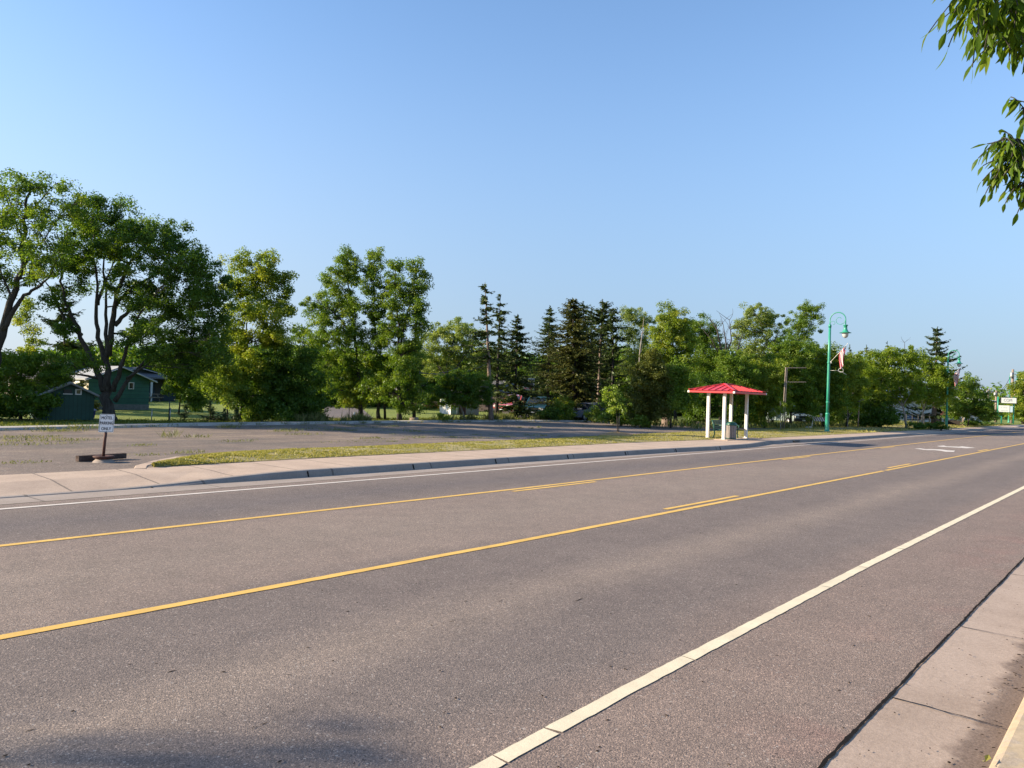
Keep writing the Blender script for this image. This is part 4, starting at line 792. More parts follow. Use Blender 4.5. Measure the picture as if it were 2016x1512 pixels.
# ---- young trees
tree('young staked maple on the grass verge with mulch round its foot', (1216, 857), [(1202,768,12,10),(1212,770,11,9),(1198,785,13,10),(1215,788,14,11),(1228,795,10,10),(1205,803,11,7),(1229,808,11,6),(1200,809,10,5),(1214,800,12,8)], [(4,[(1216,857),(1215,825),(1213,795),(1207,765)])], 'leaf_bright', 'bark_dark', .17, 2.4, .22, dups=0, group='young trees on the verge', name='young_tree', twigs=8, fill=.9)
b0 = G(1218, 857); mb = MB(); mb.beam((0, 0, 0), (.01, 0, 1.25), .045, .02)
tag(mb.build('tree_stake', 'black'), 'thin black stake beside the young maple trunk', 'stake').location = list(b0)
b0 = G(1216, 858); mb = MB(); vs = []; n = 20
prof = [(0, .14), (.35, .11), (.62, .05), (.85, -.01)]
mb.lathe([(r, z+.04) for r, z in prof][::-1], 20); V = mb.v; mb.v = [(x*1.25+random.uniform(-.03, .03), y+random.uniform(-.03, .03), z+random.uniform(-.02, .03)) for x, y, z in V]
o = mb.build('mulch_mound', 'mulch'); o.location = list(b0); tag(o, 'low mound of pale wood chips round the young maple', 'mulch')
tree('spindly sapling with sparse leaves left of the empty sign frame', (1537, 846), [(1530,805,10,8),(1545,815,9,8),(1526,818,7,6),(1538,795,7,8)], [(2.5,[(1537,846),(1537,820),(1536,790)]),(1.5,[(1537,825),(1548,810)]),(1.5,[(1537,828),(1525,808)])], 'leaf_light', 'bark_pale', .15, .9, .25, dups=0, group='young trees on the verge', name='young_tree')
tree('thin sapling with a few leaves right of the nearest street lamp', (1669, 845), [(1668,806,9,7),(1676,812,7,6),(1661,813,7,5)], [(2.2,[(1669,845),(1669,825),(1668,800)]),(1.4,[(1669,825),(1677,812)]),(1.4,[(1669,825),(1661,812)])], 'leaf_light', 'bark_pale', .15, .9, .25, dups=0, group='young trees on the verge', name='young_tree')
tree('slim pale-trunked tree beside the dark porch', (325, 789), [(330,700,24,18),(345,720,18,16),(315,715,18,14)], [(9,[(325,789),(325,760),(326,735),(330,705)])], 'leaf_light', 'bark_pale', .2, 1.8, .42)
tree('thin sunlit saplings in the bright gap under the left tree', (58, 815), [(55,600,12,14),(62,640,14,16),(45,620,12,14),(70,680,14,18),(50,690,12,14)], [(3,[(58,815),(57,720),(55,660),(50,590)]),(2,[(57,700),(40,640),(25,610)]),(2,[(60,780),(64,700),(66,640)])], 'leaf_light', 'bark_dark', .16, .8, .35, twigs=5)
conifer('shaggy dark pine in the gap left of the maple trunk', (135, 806), (120, 560), 42, .12, whorl=.6, nb=6, irregular=.45, droop=.1, spray=.42, trunk_w=6, name='pine_tree', prof=lambda t: (1-t)**.5*.95)
# ---- far-off wood that reads as one mass
def wood(name, pts, mat, deep, label, leaf=.42, rc=1.0, cover=2.2):
    """pts: (px, base_py, top_py) along the mass; built as clumps from the ground up"""
    cl = []
    for (x0, b0_, t0), (x1, b1, t1) in zip(pts, pts[1:]):
        n = max(2, int(abs(x1-x0)/9))
        for k in range(n):
            t = (k+random.random())/n; x = x0+(x1-x0)*t; by = b0_+(b1-b0_)*t; ty = t0+(t1-t0)*t
            g = G(x, by); d = depth_of(g)+random.uniform(0, deep); tp = P(x, ty, d)[2]*(.95+.3*mnoise.noise((x*.045, 5, 1))+random.uniform(-.06, .1)); base_ = P(x, by, d)
            for q in range(int(cover*max(2, tp/rc*1.6))):
                h = tp*random.random()**.8; wdt = rc*1.6*(1-.55*h/max(tp, .1)); cl.append((base_[0]+random.gauss(0, wdt), base_[1]+random.gauss(0, wdt), max(.3, h)))
    cl = np.array(cl); V, t = leaf_cloud(cl, rng.uniform(.6, 1.3, len(cl))*rc, int(PI*rc*rc/(leaf*leaf*.3)*.9), leaf, leaf*.6)
    o = quads_mesh(name, V, mat, None, t); o['kind'] = 'stuff'; o['label'] = label; o['category'] = 'wood'
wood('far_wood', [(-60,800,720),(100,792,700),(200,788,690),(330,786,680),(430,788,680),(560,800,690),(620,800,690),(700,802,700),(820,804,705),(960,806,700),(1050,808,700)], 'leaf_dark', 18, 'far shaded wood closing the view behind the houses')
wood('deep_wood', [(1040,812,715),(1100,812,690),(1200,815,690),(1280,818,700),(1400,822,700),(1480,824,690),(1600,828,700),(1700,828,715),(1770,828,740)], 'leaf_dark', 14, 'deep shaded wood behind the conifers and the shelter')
wood('hill_wood', [(1850,824,768),(1900,825,772),(1950,826,770),(2000,827,772),(2060,829,765)], 'leaf_mid', 60, 'distant wooded rise closing the end of the road', .9, 2.2, 1.2)
# ---- near tree whose boughs hang into the top right corner
def hanging_ash():
    b0 = np.array([5.9, -1.75, .14]); root = thing('near_ash_tree', 'near ash tree whose drooping leafy boughs hang into the top right corner', 'tree', b0)
    mb = MB(); mb.tube([np.array(q)-b0 for q in ((5.9,-1.75,.05),(5.88,-1.7,1.2),(5.8,-1.65,2.6),(5.9,-1.7,4.2),(5.7,-1.6,5.6))], [.19,.145,.125,.1,.05], 10)
    V = []; T = []
    def leaflet(c, ax_, nr, ln, wd):
        ax_ = unit(ax_); sd_ = unit(np.cross(nr, ax_)); nn = np.cross(ax_, sd_); rows = [(0, .04), (.22, .72), (.48, 1.0), (.75, .62), (1.0, .03)]
        bend = random.uniform(.05, .3); fold = random.uniform(.1, .35); tint = float(np.clip(random.gauss(.5, .22), 0, 1))
        pts = []
        for t, w_ in rows:
            m_ = c+ax_*ln*t-nn*bend*ln*t*t; pts.append((m_-sd_*wd/2*w_+nn*fold*wd/2*w_, m_, m_+sd_*wd/2*w_+nn*fold*wd/2*w_))
        for i in range(4):
            a, b_ = pts[i], pts[i+1]
            V.append([a[0], a[1], b_[1], b_[0]]); V.append([a[1], a[2], b_[2], b_[1]]); T.extend((tint, tint))
    def compound(p, dr, n=7, sc_=1.0):
        dr = unit(np.asarray(dr, float)); ln = .16*sc_*random.uniform(.8, 1.2); pts = [p+dr*ln*t+np.array([0, 0, -.35*ln*t*t]) for t in np.linspace(0, 1, 5)]
        mb.tube([q-b0 for q in pts], [.0025]*5, 4, False)
        sd_ = unit(np.cross(dr, (0, 0, 1)))
        for k in range(n):
            t = 1.0 if k == n-1 else .3+.6*(k//2)/max(1, (n-1)//2); q = p+dr*ln*t+np.array([0, 0, -.35*ln*t*t]); sg = 0 if k == n-1 else (1 if k % 2 else -1)
            ax_ = dr*.55+sd_*sg*.7+np.array([0, 0, -random.uniform(.5, 1.3)])+rng.normal(size=3)*.15
            nr = unit(np.array([0, 0, 1.0])+rng.normal(size=3)*.5); leaflet(q-b0, ax_, nr, random.uniform(.06, .115)*sc_, random.uniform(.020, .034)*sc_)
    def bough(pl, r0=.012, n=9, sc_=1.0, tail=.35):
        pts = [P(*q) for q in pl]; fine = []
        for a, b_ in zip(pts, pts[1:]):
            for t in np.linspace(0, 1, 5, endpoint=False): fine.append(a*(1-t)+b_*t+rng.normal(size=3)*.012)
        fine.append(pts[-1]); k = len(fine); mb.tube([q-b0 for q in fine], list(np.linspace(r0, .003, k)), 5, False)
        for j in range(n):
            t = tail+(1-tail)*(j+random.random()*.6)/n; i = min(k-2, int(t*(k-1))); p = fine[i]; d_ = unit(fine[i+1]-fine[i])
            compound(p, d_*.8+rng.normal(size=3)*.55+np.array([0, 0, -.1]), random.choice((5, 7, 7)), sc_)
    D = 3.7
    bough([(2260,-160,D+.2),(2148,-94,D),(2038,-44,D),(1953,-14,D-.1),(1906,6,D-.1)], .02, 26)
    bough([(2200,-110,D+.4),(2108,-44,D+.2),(2028,6,D+.2),(1973,41,D+.1)], .016, 26)
    bough([(2164,-54,D+.3),(2088,6,D+.2),(2058,36,D+.2),(2018,61,D+.2)], .014, 20)
    bough([(2154,-184,D+.6),(2028,-124,D+.5),(1958,-79,D+.4),(1908,-54,D+.4)], .014, 20, 1, .35)
    bough([(2148,-114,D),(1988,-94,D-.3),(1928,-54,D-.3),(1898,-24,D-.3)], .012, 18, 1, .4)
    bough([(2260,140,D+.1),(2100,198,D),(2035,213,D),(2010,213,D)], .012, 8, .85)
    bough([(2260,240,D+.3),(2090,268,D),(2020,283,D),(1968,278,D-.1)], .014, 34, .72, .35)
    bough([(2230,300,D+.2),(2070,313,D),(2010,308,D),(1975,313,D)], .012, 30, .72, .35)
    bough([(2200,330,D),(2060,350,D),(2020,363,D),(2004,370,D)], .01, 16, .72)
    bough([(2180,-90,D+.2),(2068,-34,D+.1),(1988,-4,D),(1923,28,D)], .014, 20)
    bough([(2200,0,D+.5),(2088,-14,D+.4),(2008,36,D+.3),(1966,74,D+.3)], .014, 16)
    for k in range(26):                    # the rest of the crown, out of the picture
        bough([(2500+random.uniform(-100,200),random.uniform(-500,300),D+random.uniform(.5,2)),(2350+random.uniform(-60,120),random.uniform(-420,320),D+random.uniform(0,1.5)),(2200+random.uniform(-40,120),random.uniform(-420,330),D+random.uniform(0,1.2))], .02, 9)
    for q in ((2260,-160,D+.2),(2200,-110,D+.4),(2260,240,D+.3),(2260,140,D+.1),(2160,-150,D+.6),(2230,300,D+.2),(2170,-20,D+.3),(2120,-80,D),(2200,330,D)):
        e = P(*q); mb.tube(bez(np.array([5.85,-1.68,3.4])-b0, e-b0, .12, 8, .03), list(np.linspace(.04, .015, 8)), 6, False)
    mb.build('trunk', 'bark', root); quads_mesh('foliage', V, 'leaf_ash', root, T)
hanging_ash()
# street tree beyond the left edge of the frame: it throws the shade at the bottom left
SHADE = np.array([-16.25, 18.2, GZ])
def street_tree(b0):
    global rng
    rng = np.random.default_rng(5); random.seed(5)
    root = thing('street_tree', 'street tree beyond the left edge whose shade falls on the near lane', 'tree', b0); root.scale = (1.45,)*3; mb = MB()
    mb.tube([(0,0,-.05),(.05,0,1.5),(0,.05,3.2),(.1,0,5.0),(.1,0,7.4)], [.16,.12,.1,.08,.03], 8)
    B = [(np.array(q), 1.1, 1.1, .95) for q in ((0,0,6.6),(.9,.4,6.0),(-.8,-.5,6.1),(.3,-.9,5.4),(-.5,.8,5.3),(.6,.2,4.6),(-.9,0,4.7))]
    cl = crown_clusters(B, .4, 2.2)
    for (c, *_), cc in zip(B, cl): mb.tube(bez((0,0,3.4), c, .05, 6), [.05,.045,.04,.03,.02,.012], 5, False)
    mb.build('trunk', 'bark', root); cl = np.concatenate(cl); V, t = leaf_cloud(cl, np.full(len(cl), .4), 46, .15, .085); quads_mesh('crown', V, 'leaf_mid', root, t)
street_tree(SHADE)

for k, (x, y, s_) in enumerate(((4.5, 46.5, 1.55), (-1.5, 50.0, 1.7), (6.0, 57.0, 1.6))):   # trees left of the frame, shading the maple and sheds
    src = [o for o in C.objects if o.name.startswith('street_tree') and o.parent is None][0]
    dup(src, (x, y, GZ), 1.3*k+.7, ('shade tree just left of the frame nearest the sheds', 'shade tree farthest left outside the frame', 'shade tree behind the two left-hand shade trees')[k], s_)
# ------------------------------------------------------------------ text helper
def text_mesh(body, size, extrude=.002, bold=0.0, sx=1.0, space=1.0):
    cu = bpy.data.curves.new('lettering', 'FONT'); cu.body = body; cu.size = size; cu.extrude = extrude; cu.offset = bold; cu.align_x = 'CENTER'; cu.align_y = 'CENTER'; cu.space_character = space
    o = bpy.data.objects.new('lettering', cu); C.objects.link(o); bpy.context.view_layer.update()
    me = bpy.data.meshes.new_from_object(o.evaluated_get(bpy.context.evaluated_depsgraph_get())); bpy.data.objects.remove(o)
    for v in me.vertices: v.co.x *= sx
    me.materials.clear(); return me
def put_text(body, size, mat, parent, loc, rot=(PI/2, 0, 0), sx=1.0, bold=0.0, space=1.0, name='lettering'):
    o = link(name, text_mesh(body, size, .0015, bold, sx, space), mat, parent); o.location = loc; o.rotation_euler = rot; return o
def face_cam(p): return math.atan2(-p[1], -p[0])+PI/2       # rotation so that local -Y looks to the camera
# ------------------------------------------------------------------ parking sign on a wheel-rim base
b0 = G(204, 909); rz0 = face_cam(b0)-.10
root = thing('parking_sign', 'small white motel parking sign on a rusty post set in an old wheel rim', 'sign', b0, rz0)
mb = MB(); mb.tube([(-.012,0,.05),(.004,0,.45),(.02,0,.66)], .032, 10); mb.beam((.02,.012,.62),(.036,.012,1.02), .05, .02); mb.build('post', 'rust', root)
mb = MB(); mb.lathe([(.0,.115),(.08,.115),(.10,.128),(.20,.135),(.225,.128),(.215,.10),(.15,.06),(.12,.03),(.14,.0)], 24); mb.build('wheel_rim', 'rust', root)
mb = MB(); mb.lathe([(.0,.10),(.10,.095),(.17,.05),(.235,-.01)], 20); mb.build('concrete_base', 'pan', root)
mb = MB(); 
def rrect(w_, h_, r, n=5):
    out = []
    for cx, cz, a0 in ((w_/2-r, h_/2-r, 0), (-w_/2+r, h_/2-r, PI/2), (-w_/2+r, -h_/2+r, PI), (w_/2-r, -h_/2+r, 1.5*PI)):
        for k in range(n+1): q = a0+PI/2*k/n; out.append((cx+r*math.cos(q), cz+r*math.sin(q)))
    return out
def plate(mb, poly, y0, y1, z=0, x=0, lean=0):
    n = len(poly); vs = [(x+px+lean*pz, y0, z+pz) for px, pz in poly]+[(x+px+lean*pz, y1, z+pz) for px, pz in poly]
    mb.add(vs, [tuple(range(n)), tuple(reversed(range(n, 2*n)))]+[(i, n+i, n+(i+1) % n, (i+1) % n) for i in range(n)])
SW, SH, sz = .30, .405, .86
plate(mb, rrect(SW, SH, .025), -.022, -.016, sz, .03, .04); panel = mb.build('sign_panel', 'sign_white', root)
mb = MB(); outer = rrect(SW-.022, SH-.022, .02); inner = rrect(SW-.036, SH-.036, .014); n = len(outer)
vs = [(.03+x+.04*z, -.0232, sz+z) for x, z in outer]+[(.03+x+.04*z, -.0232, sz+z) for x, z in inner]
mb.add(vs, [(i, (i+1) % n, n+(i+1) % n, n+i) for i in range(n)]); mb.build('border', 'sign_black', panel)
for s_, dz, sx_ in (('MOTEL', .115, .78), ('PARKING', .0, .70), ('ONLY', -.125, .80)): [put_text(s_, .094, 'sign_black', panel, (.03+.04*dz+ox_, -.0245-oy_, sz+dz+oz_), sx=sx_*.93, space=1.04) for ox_, oy_, oz_ in ((-.0016, 0, 0), (.0016, .0006, 0), (0, .0012, .0014))]
mb = MB(); mb.lathe([(0,.006),(.009,.004),(.009,0)], 10); 
for dz in (.175, -.185):
    o = mb.build('bolt', 'black', panel); o.location = (.03, -.022, sz+dz); o.rotation_euler = (PI/2, 0, 0)
bt = G(204, 908.5)
mb = MB(); e = G(156, 909)-bt; f_ = G(255, 905)-bt; mb.beam((e[0], e[1]+.12, .06), (f_[0], f_[1]+.25, .075), .14, .12)
o = mb.build('timber', 'timber'); o.location = list(bt); tag(o, 'old dark railway timber lying behind the parking sign base', 'timber')
# ------------------------------------------------------------------ red-roofed shelter, bench, bin
S0 = np.array([34.4, 15.9, .15]); SX, SY = 2.55, .82
root = thing('bus_shelter', 'small open shelter with red metal hip roof on four white posts', 'shelter', S0)
mb = MB(); mb.box(-.55, SX+.9, -.45, SY+.75, -.10, .012); mb.build('concrete_pad', 'walk', root)
for x, y in ((0,0),(SX,0),(SX,SY),(0,SY)):
    mb = MB(); mb.box(x-.065, x+.065, y-.065, y+.065, .01, 2.25); o = mb.build('post', 'white_paint', root)
    mb = MB(); mb.box(x-.11, x+.11, y-.11, y+.11, .012, .03); mb.build('base_plate', 'white_paint', o)
x0, x1, y0, y1, zr, zt = -.32, SX+.82, -.62, SY+.9, 2.22, 2.66
rx0, rx1, ry = (x0+x1)/2-.42, (x0+x1)/2+.42, (y0+y1)/2
mb = MB(); T_ = .012
A_, B_, C_, D_ = (x0,y0,zr+.10), (x1,y0,zr+.10), (x1,y1,zr+.10), (x0,y1,zr+.10); R0, R1 = (rx0,ry,zt), (rx1,ry,zt)
mb.add([A_, B_, C_, D_, R0, R1], [(0,1,5,4), (1,2,5), (2,3,4,5), (3,0,4)])
roof = mb.build('roof', 'red_metal', root)
def seams(mb, a, b_, ra, rb, n, inward):
    a, b_, ra, rb = map(np.array, (a, b_, ra, rb)); e = b_-a; el = np.linalg.norm(e); eu = e/el
    for k in range(1, n):
        t = k/n; p = a+e*t; m_ = (ra+rb)/2 if np.linalg.norm(ra-rb) < 1e-6 else None
        ta = np.dot(ra-a, eu)/el; tb = np.dot(rb-a, eu)/el
        hgt = t/ta if t < ta else ((1-t)/(1-tb) if t > tb else 1.0)
        if hgt < .08: continue
        apex = ra if abs(ta-tb) < 1e-6 else None
        base_dir = np.array(ra)-(a+e*ta); q = p+base_dir*hgt*.985
        mb.beam(p+np.array([0,0,.014]), q+np.array([0,0,.014]), .028, .035)
mb = MB(); seams(mb, A_, B_, R0, R1, 10, 0); seams(mb, D_, A_, R0, R0, 7, 0); seams(mb, B_, C_, R1, R1, 7, 0); seams(mb, D_[:1]+D_[1:], C_, R0, R1, 10, 0); mb.build('standing_seams', 'red_metal', roof)
mb = MB()
for p, q in ((A_, R0), (D_, R0), (B_, R1), (C_, R1), (R0, R1)): mb.beam(np.array(p)+np.array([0,0,.03]), np.array(q)+np.array([0,0,.03]), .12, .03)
mb.build('ridge_cap', 'red_metal', roof)
for p, q in ((A_, B_), (B_, C_), (C_, D_), (D_, A_)):
    p = np.array(p)-np.array([0,0,.075]); q = np.array(q)-np.array([0,0,.075]); d = (q-p)/np.linalg.norm(q-p); mb = MB(); mb.beam(p+d*.05, q-d*.05, .09, .085); o = mb.build('gutter', 'red_metal', root)
    mb = MB(); mb.beam(q-d*.05, q+d*.03, .1, .095); mb.build('gutter_end', 'white_gutter', o)
mb = MB(); mb.add([(x0+.05,y0+.05,zr+.03),(x1-.05,y0+.05,zr+.03),(x1-.05,y1-.05,zr+.03),(x0+.05,y1-.05,zr+.03)], [(3,2,1,0)]); mb.build('soffit', 'soffit', root)
# bench under it
bb = S0+np.array([1.15, .42, .0]); root = thing('bench', 'dark green steel bench standing under the red-roofed shelter', 'bench', bb)
for x in (-.82, .82):
    mb = MB(); mb.mat(0); mb.tube([(x,.34,.88),(x,.27,.66),(x,.22,.46),(x,.20,.2),(x,.30,.0)], .03, 6); mb.tube([(x,-.26,.0),(x,-.22,.25),(x,-.26,.44),(x,-.30,.62),(x,-.2,.66),(x,.24,.64)], .028, 6); mb.tube([(x,.22,.45),(x,-.25,.43)], .028, 6); mb.build('end_frame', 'green_dark', root)
mb = MB()
for k in range(7): mb.box(-.8, .8, -.25+k*.066, -.20+k*.066, .43, .45)
mb.build('seat', 'green_dark', root)
mb = MB()
for k in range(6): mb.beam((-.8, .225+k*.022, .50+k*.072), (.8, .225+k*.022, .50+k*.072), .018, .055)
mb.build('backrest', 'green_dark', root)
# slatted bin
cb = G(1439, 865.5); cb[2] = .165; root = thing('litter_bin', 'slatted grey-brown litter bin with dark green dome lid by the shelter post', 'litter bin', cb)
mb = MB(); mb.lathe([(.19,.03),(.2,.05),(.2,.66),(.19,.68)], 24); mb.build('liner', 'black', root)
mb = MB()
for k in range(18):
    q = 2*PI*k/18; c_, s_ = math.cos(q), math.sin(q); vs = []
    for r in (.215, .24):
        for w_ in (-.033, .033):
            for z in (.05, .67): vs.append((r*c_-w_*s_, r*s_+w_*c_, z))
    mb.add(vs, [(0,1,3,2),(4,6,7,5),(0,4,5,1),(2,3,7,6),(0,2,6,4),(1,5,7,3)])
mb.build('slats', 'slat', root)
mb = MB(); mb.lathe([(.235,.03),(.25,.03),(.25,.065),(.235,.065)], 24); mb.build('hoop', 'green_dark', root)
mb = MB(); mb.lathe([(.235,.655),(.255,.655),(.255,.70),(.22,.70)], 24); mb.build('hoop', 'green_dark', root)
mb = MB(); mb.lathe([(.25,.70),(.245,.74),(.20,.79),(.12,.83),(.12,.80),(.0,.79)], 24); mb.build('lid', 'green_dark', root)
# ------------------------------------------------------------------ street lamps and flags
def arc(cx, cz, r, a0, a1, n=16): return [(0, cx+r*math.cos(a0+(a1-a0)*k/n), cz+r*math.sin(a0+(a1-a0)*k/n)) for k in range(n+1)]
def make_lamp(loc, label):
    root = thing('street_lamp', label, 'street lamp', loc, 0, 'green street lamps along the road')
    mb = MB(); mb.lathe([(.0,.0),(.21,.0),(.21,.05),(.17,.10),(.145,.16),(.135,.3),(.12,1.18),(.135,1.2),(.135,1.25),(.1,1.3)], 16); mb.build('base', 'green_metal', root)
    mb = MB(); mb.tube([(0,0,1.28),(0,0,3.1),(0,0,5.2),(0,0,7.08)], [.095,.09,.085,.078], 14)
    for z in (2.0, 4.65): mb.lathe([(.09,z-.05),(.108,z-.05),(.108,z+.05),(.09,z+.05)], 14)
    mb.lathe([(.078,7.0),(.1,7.0),(.1,7.16),(.06,7.2)], 14); mb.build('pole', 'green_metal', root)
    mb = MB(); path = [(0,0,7.1),(0,0,7.48)]+arc(-.5, 7.48, .5, 0, PI, 18)+[(0,-1.0,7.12)]
    path = [(x, y if i else 0, z) for i, (x, y, z) in enumerate(path)]
    mb.tube(path, .034, 8)
    def spiral(cx, cz, r0, r1, a0, a1, n=26): return [(0, cx+(r0+(r1-r0)*k/n)*math.cos(a0+(a1-a0)*k/n), cz+(r0+(r1-r0)*k/n)*math.sin(a0+(a1-a0)*k/n)) for k in range(n+1)]
    mb.tube(spiral(-.62, 7.48, .36, .13, PI, PI+1.75*PI), .017, 6); mb.tube(spiral(-.2, 7.26, .17, .08, .2, .2+1.5*PI), .014, 6); mb.build('scroll_arm', 'green_metal', root)
    mb = MB(); mb.lathe([(.03,7.14),(.15,7.14),(.15,7.08),(.11,7.06),(.105,6.9),(.13,6.82),(.17,6.74),(.2,6.68),(.37,6.615),(.37,6.60),(.2,6.62),(.0,6.64)], 20, (0,-1.0)); mb.build('lamp_shade', 'green_metal', root)
    mb = MB(); mb.lathe([(.19,6.62),(.2,6.55),(.185,6.43),(.14,6.33),(.07,6.275),(.0,6.26)], 18, (0,-1.0)); mb.build('globe', 'globe', root)
    mb = MB(); mb.tube([(0,-.08,4.12),(0,-.62,4.12)], .016, 6); mb.tube([(.0, -.78+.16*math.cos(q), 4.14+.13*math.sin(q)) for q in np.linspace(0, 2*PI, 13)], .014, 6, False); mb.tube([(0,-.6,4.1),(0,-.9,4.0),(0,-1.15,3.85)], .012, 6); mb.build('hanger_arm', 'galv', root)
    return root
lamps = [(G(1628, 851), 'nearest tall green street lamp with scrolled arm right of the shelter', 1.0), (G(1863, 843), 'second green street lamp standing before the big layered spruce', .93), (G(1986, 832), 'farthest green street lamp beside the wooden utility pole and shop sign', 1.03)]
l0 = make_lamp(lamps[0][0], lamps[0][1])
for p, lab, s_ in lamps[1:]: dup(l0, p, 0, lab, s_)
def make_flag(loc, label, spread, seed, ns=13):
    root = thing('flag', label, 'flag', loc, 0, 'flags on the street lamps')
    mb = MB(); mb.tube([(0,-.07,4.66),(0,-1.15,5.86)], .013, 6); mb.lathe([(0,.05),(.03,.02),(0,-.02)], 8); mb.v[-24:] = [(x, y-1.15, z+5.88) for x, y, z in mb.v[-24:]]; mb.build('staff', 'white_paint', root)
    mb = MB(); mb.box(-.03,.03,-.16,-.07,4.6,4.74); mb.build('bracket', 'galv', root)
    nu, nv = 26, 22; vs = []; r_ = random.Random(seed)
    for i in range(nu+1):                       # u: along the staff (hoist, from the top), v: fly, hanging down
        u = i/nu
        for j in range(nv+1):
            v = j/nv; hx = -1.08+.62*u*spread; hz = 5.78-.69*u*spread
            y = hx+.10*math.sin(v*3+u*2)*v - .05*v + (.16*u*(1-spread))*v; z = hz-1.25*v*(1-.12*u)
            x = .07*math.sin(u*9+v*2.2+seed)*(.3+.7*v)
            vs.append((x, y*1.0+.28*v*(1-u)*.6, z))
    fs = []; ks = []
    for i in range(nu):
        for j in range(nv):
            fs.append((i*(nv+1)+j, (i+1)*(nv+1)+j, (i+1)*(nv+1)+j+1, i*(nv+1)+j+1))
            stripe = min(ns-1, int(i/nu*ns)); k = 0 if stripe % 2 == 0 else 1
            if i/nu < (7/13 if ns == 13 else .3) and j/nv < (.40 if ns == 13 else .22):
                k = 2
                if (i*2+j*3) % 7 == 0 and j/nv < .36: k = 1
            ks.append(k)
    o_ = len(mb.v); mb = MB(); mb.add(vs, fs, True); mb.m = ks; mb.build('cloth', ['flag_red', 'flag_white', 'flag_blue'], root); return root
make_flag(lamps[0][0], 'striped flag hanging limp on its staff from the nearest street lamp', .7, 1, 7)
make_flag(lamps[1][0], 'striped flag spread on its staff from the second street lamp', 1.0, 2)
make_flag(lamps[2][0], 'small distant striped flag on the farthest street lamp', 1.0, 4)
# ------------------------------------------------------------------ empty sign frame, posts, barricade, stumps
b0 = G(1541, 845); d = depth_of(b0); q = lambda x, y: P(x, y, d)-b0
root = thing('empty_sign_frame', 'tall weathered empty sign frame with two crossbars leaning among the bushes', 'sign frame', b0)
for pl in (((1540,846),(1547,723)), ((1543.5,846),(1549.5,724))):
    mb = MB(); mb.tube([q(*p) for p in pl], .04, 8); mb.build('post', 'pole_wood', root)
for y in (724, 752):
    mb = MB(); mb.beam(q(1547, y), q(1587, y), .05, .055); mb.build('crossbar', 'pole_wood', root)
b0 = G(1536, 846.5); mb = MB(); mb.lathe([(.0,.06),(.5,.06),(.56,.0)], 18); o = mb.build('well_cover', 'black'); o.location = list(b0); tag(o, 'flat dark round cover in the grass at the foot of the empty sign frame', 'cover')
b0 = G(1666, 846); mb = MB(); mb.beam((-.05,.6,.05),(.05,-.75,.06), .22, .1); o = mb.build('plank', 'cut_wood'); o.location = list(b0); tag(o, 'pale plank lying in the grass right of the nearest lamp', 'plank')
b0 = G(1689, 843); d = depth_of(b0); root = thing('gallows_post', 'slim weathered post with a short top arm before the bushes', 'post', b0)
mb = MB(); mb.tube([(0,0,0), P(1692,787,d)-b0], .05, 8); mb.build('post', 'pole_wood', root)
mb = MB(); mb.beam(P(1690,788,d)-b0, P(1701,787,d)-b0, .09, .07); mb.build('arm', 'pole_wood', root)
mb = MB(); mb.beam(P(1675,789.5,d)-b0, P(1691,789.5,d)-b0, .3, .12); mb.build('lamp_box', 'black', root)
b0 = G(1612, 843); rz_ = face_cam(b0); root = thing('barricade', 'striped A-frame barricade with a warning light on top by the nearest lamp', 'barricade', b0, rz_)
for sy in (-1, 1):
    mb = MB(); n = 10
    for k in range(n):
        xa = -.42+.84*k/n; xb = xa+.84/n; sl_ = .09
        mb.mat(k % 2).add([(xa+sl_,sy*.22,.55),(xb+sl_,sy*.22,.55),(xb-sl_,sy*.16,.86),(xa-sl_,sy*.16,.86),(xa+sl_,sy*.22+.02,.55),(xb+sl_,sy*.22+.02,.55),(xb-sl_,sy*.16+.02,.86),(xa-sl_,sy*.16+.02,.86)], [(0,1,2,3),(7,6,5,4),(0,4,5,1),(1,5,6,2),(2,6,7,3),(3,7,4,0)])
    mb.build('striped_board', ['barricade_white', 'barricade_orange'], root)
    for x in (-.42, .42):
        mb = MB(); mb.beam((x*1.25, sy*.36, 0), (x, sy*.14, .9), .05, .035); mb.build('leg', 'barricade_white', root)
mb = MB(); mb.lathe([(.05,.88),(.05,.94),(.1,.96),(.1,1.1),(.06,1.14),(0,1.14)], 14, (.12, 0)); mb.build('warning_light', 'amber', root)
for px, py, s_, lab in ((1588, 844, .14, 'pale stone lying left of the barricade'), (1596, 844, .16, 'larger pale stone next to the barricade')):
    bm = bmesh.new(); bmesh.ops.create_icosphere(bm, subdivisions=2, radius=s_)
    for v in bm.verts: v.co *= 1+.3*mnoise.noise(v.co*9+Vector((px, 0, 0))); v.co.z *= .7
    me = bpy.data.meshes.new('stone'); bm.to_mesh(me); bm.free(); o = link('stone', me, 'edging'); o.location = list(G(px, py)+np.array([0,0,.06])); tag(o, lab, 'stone', 'stones by the barricade')
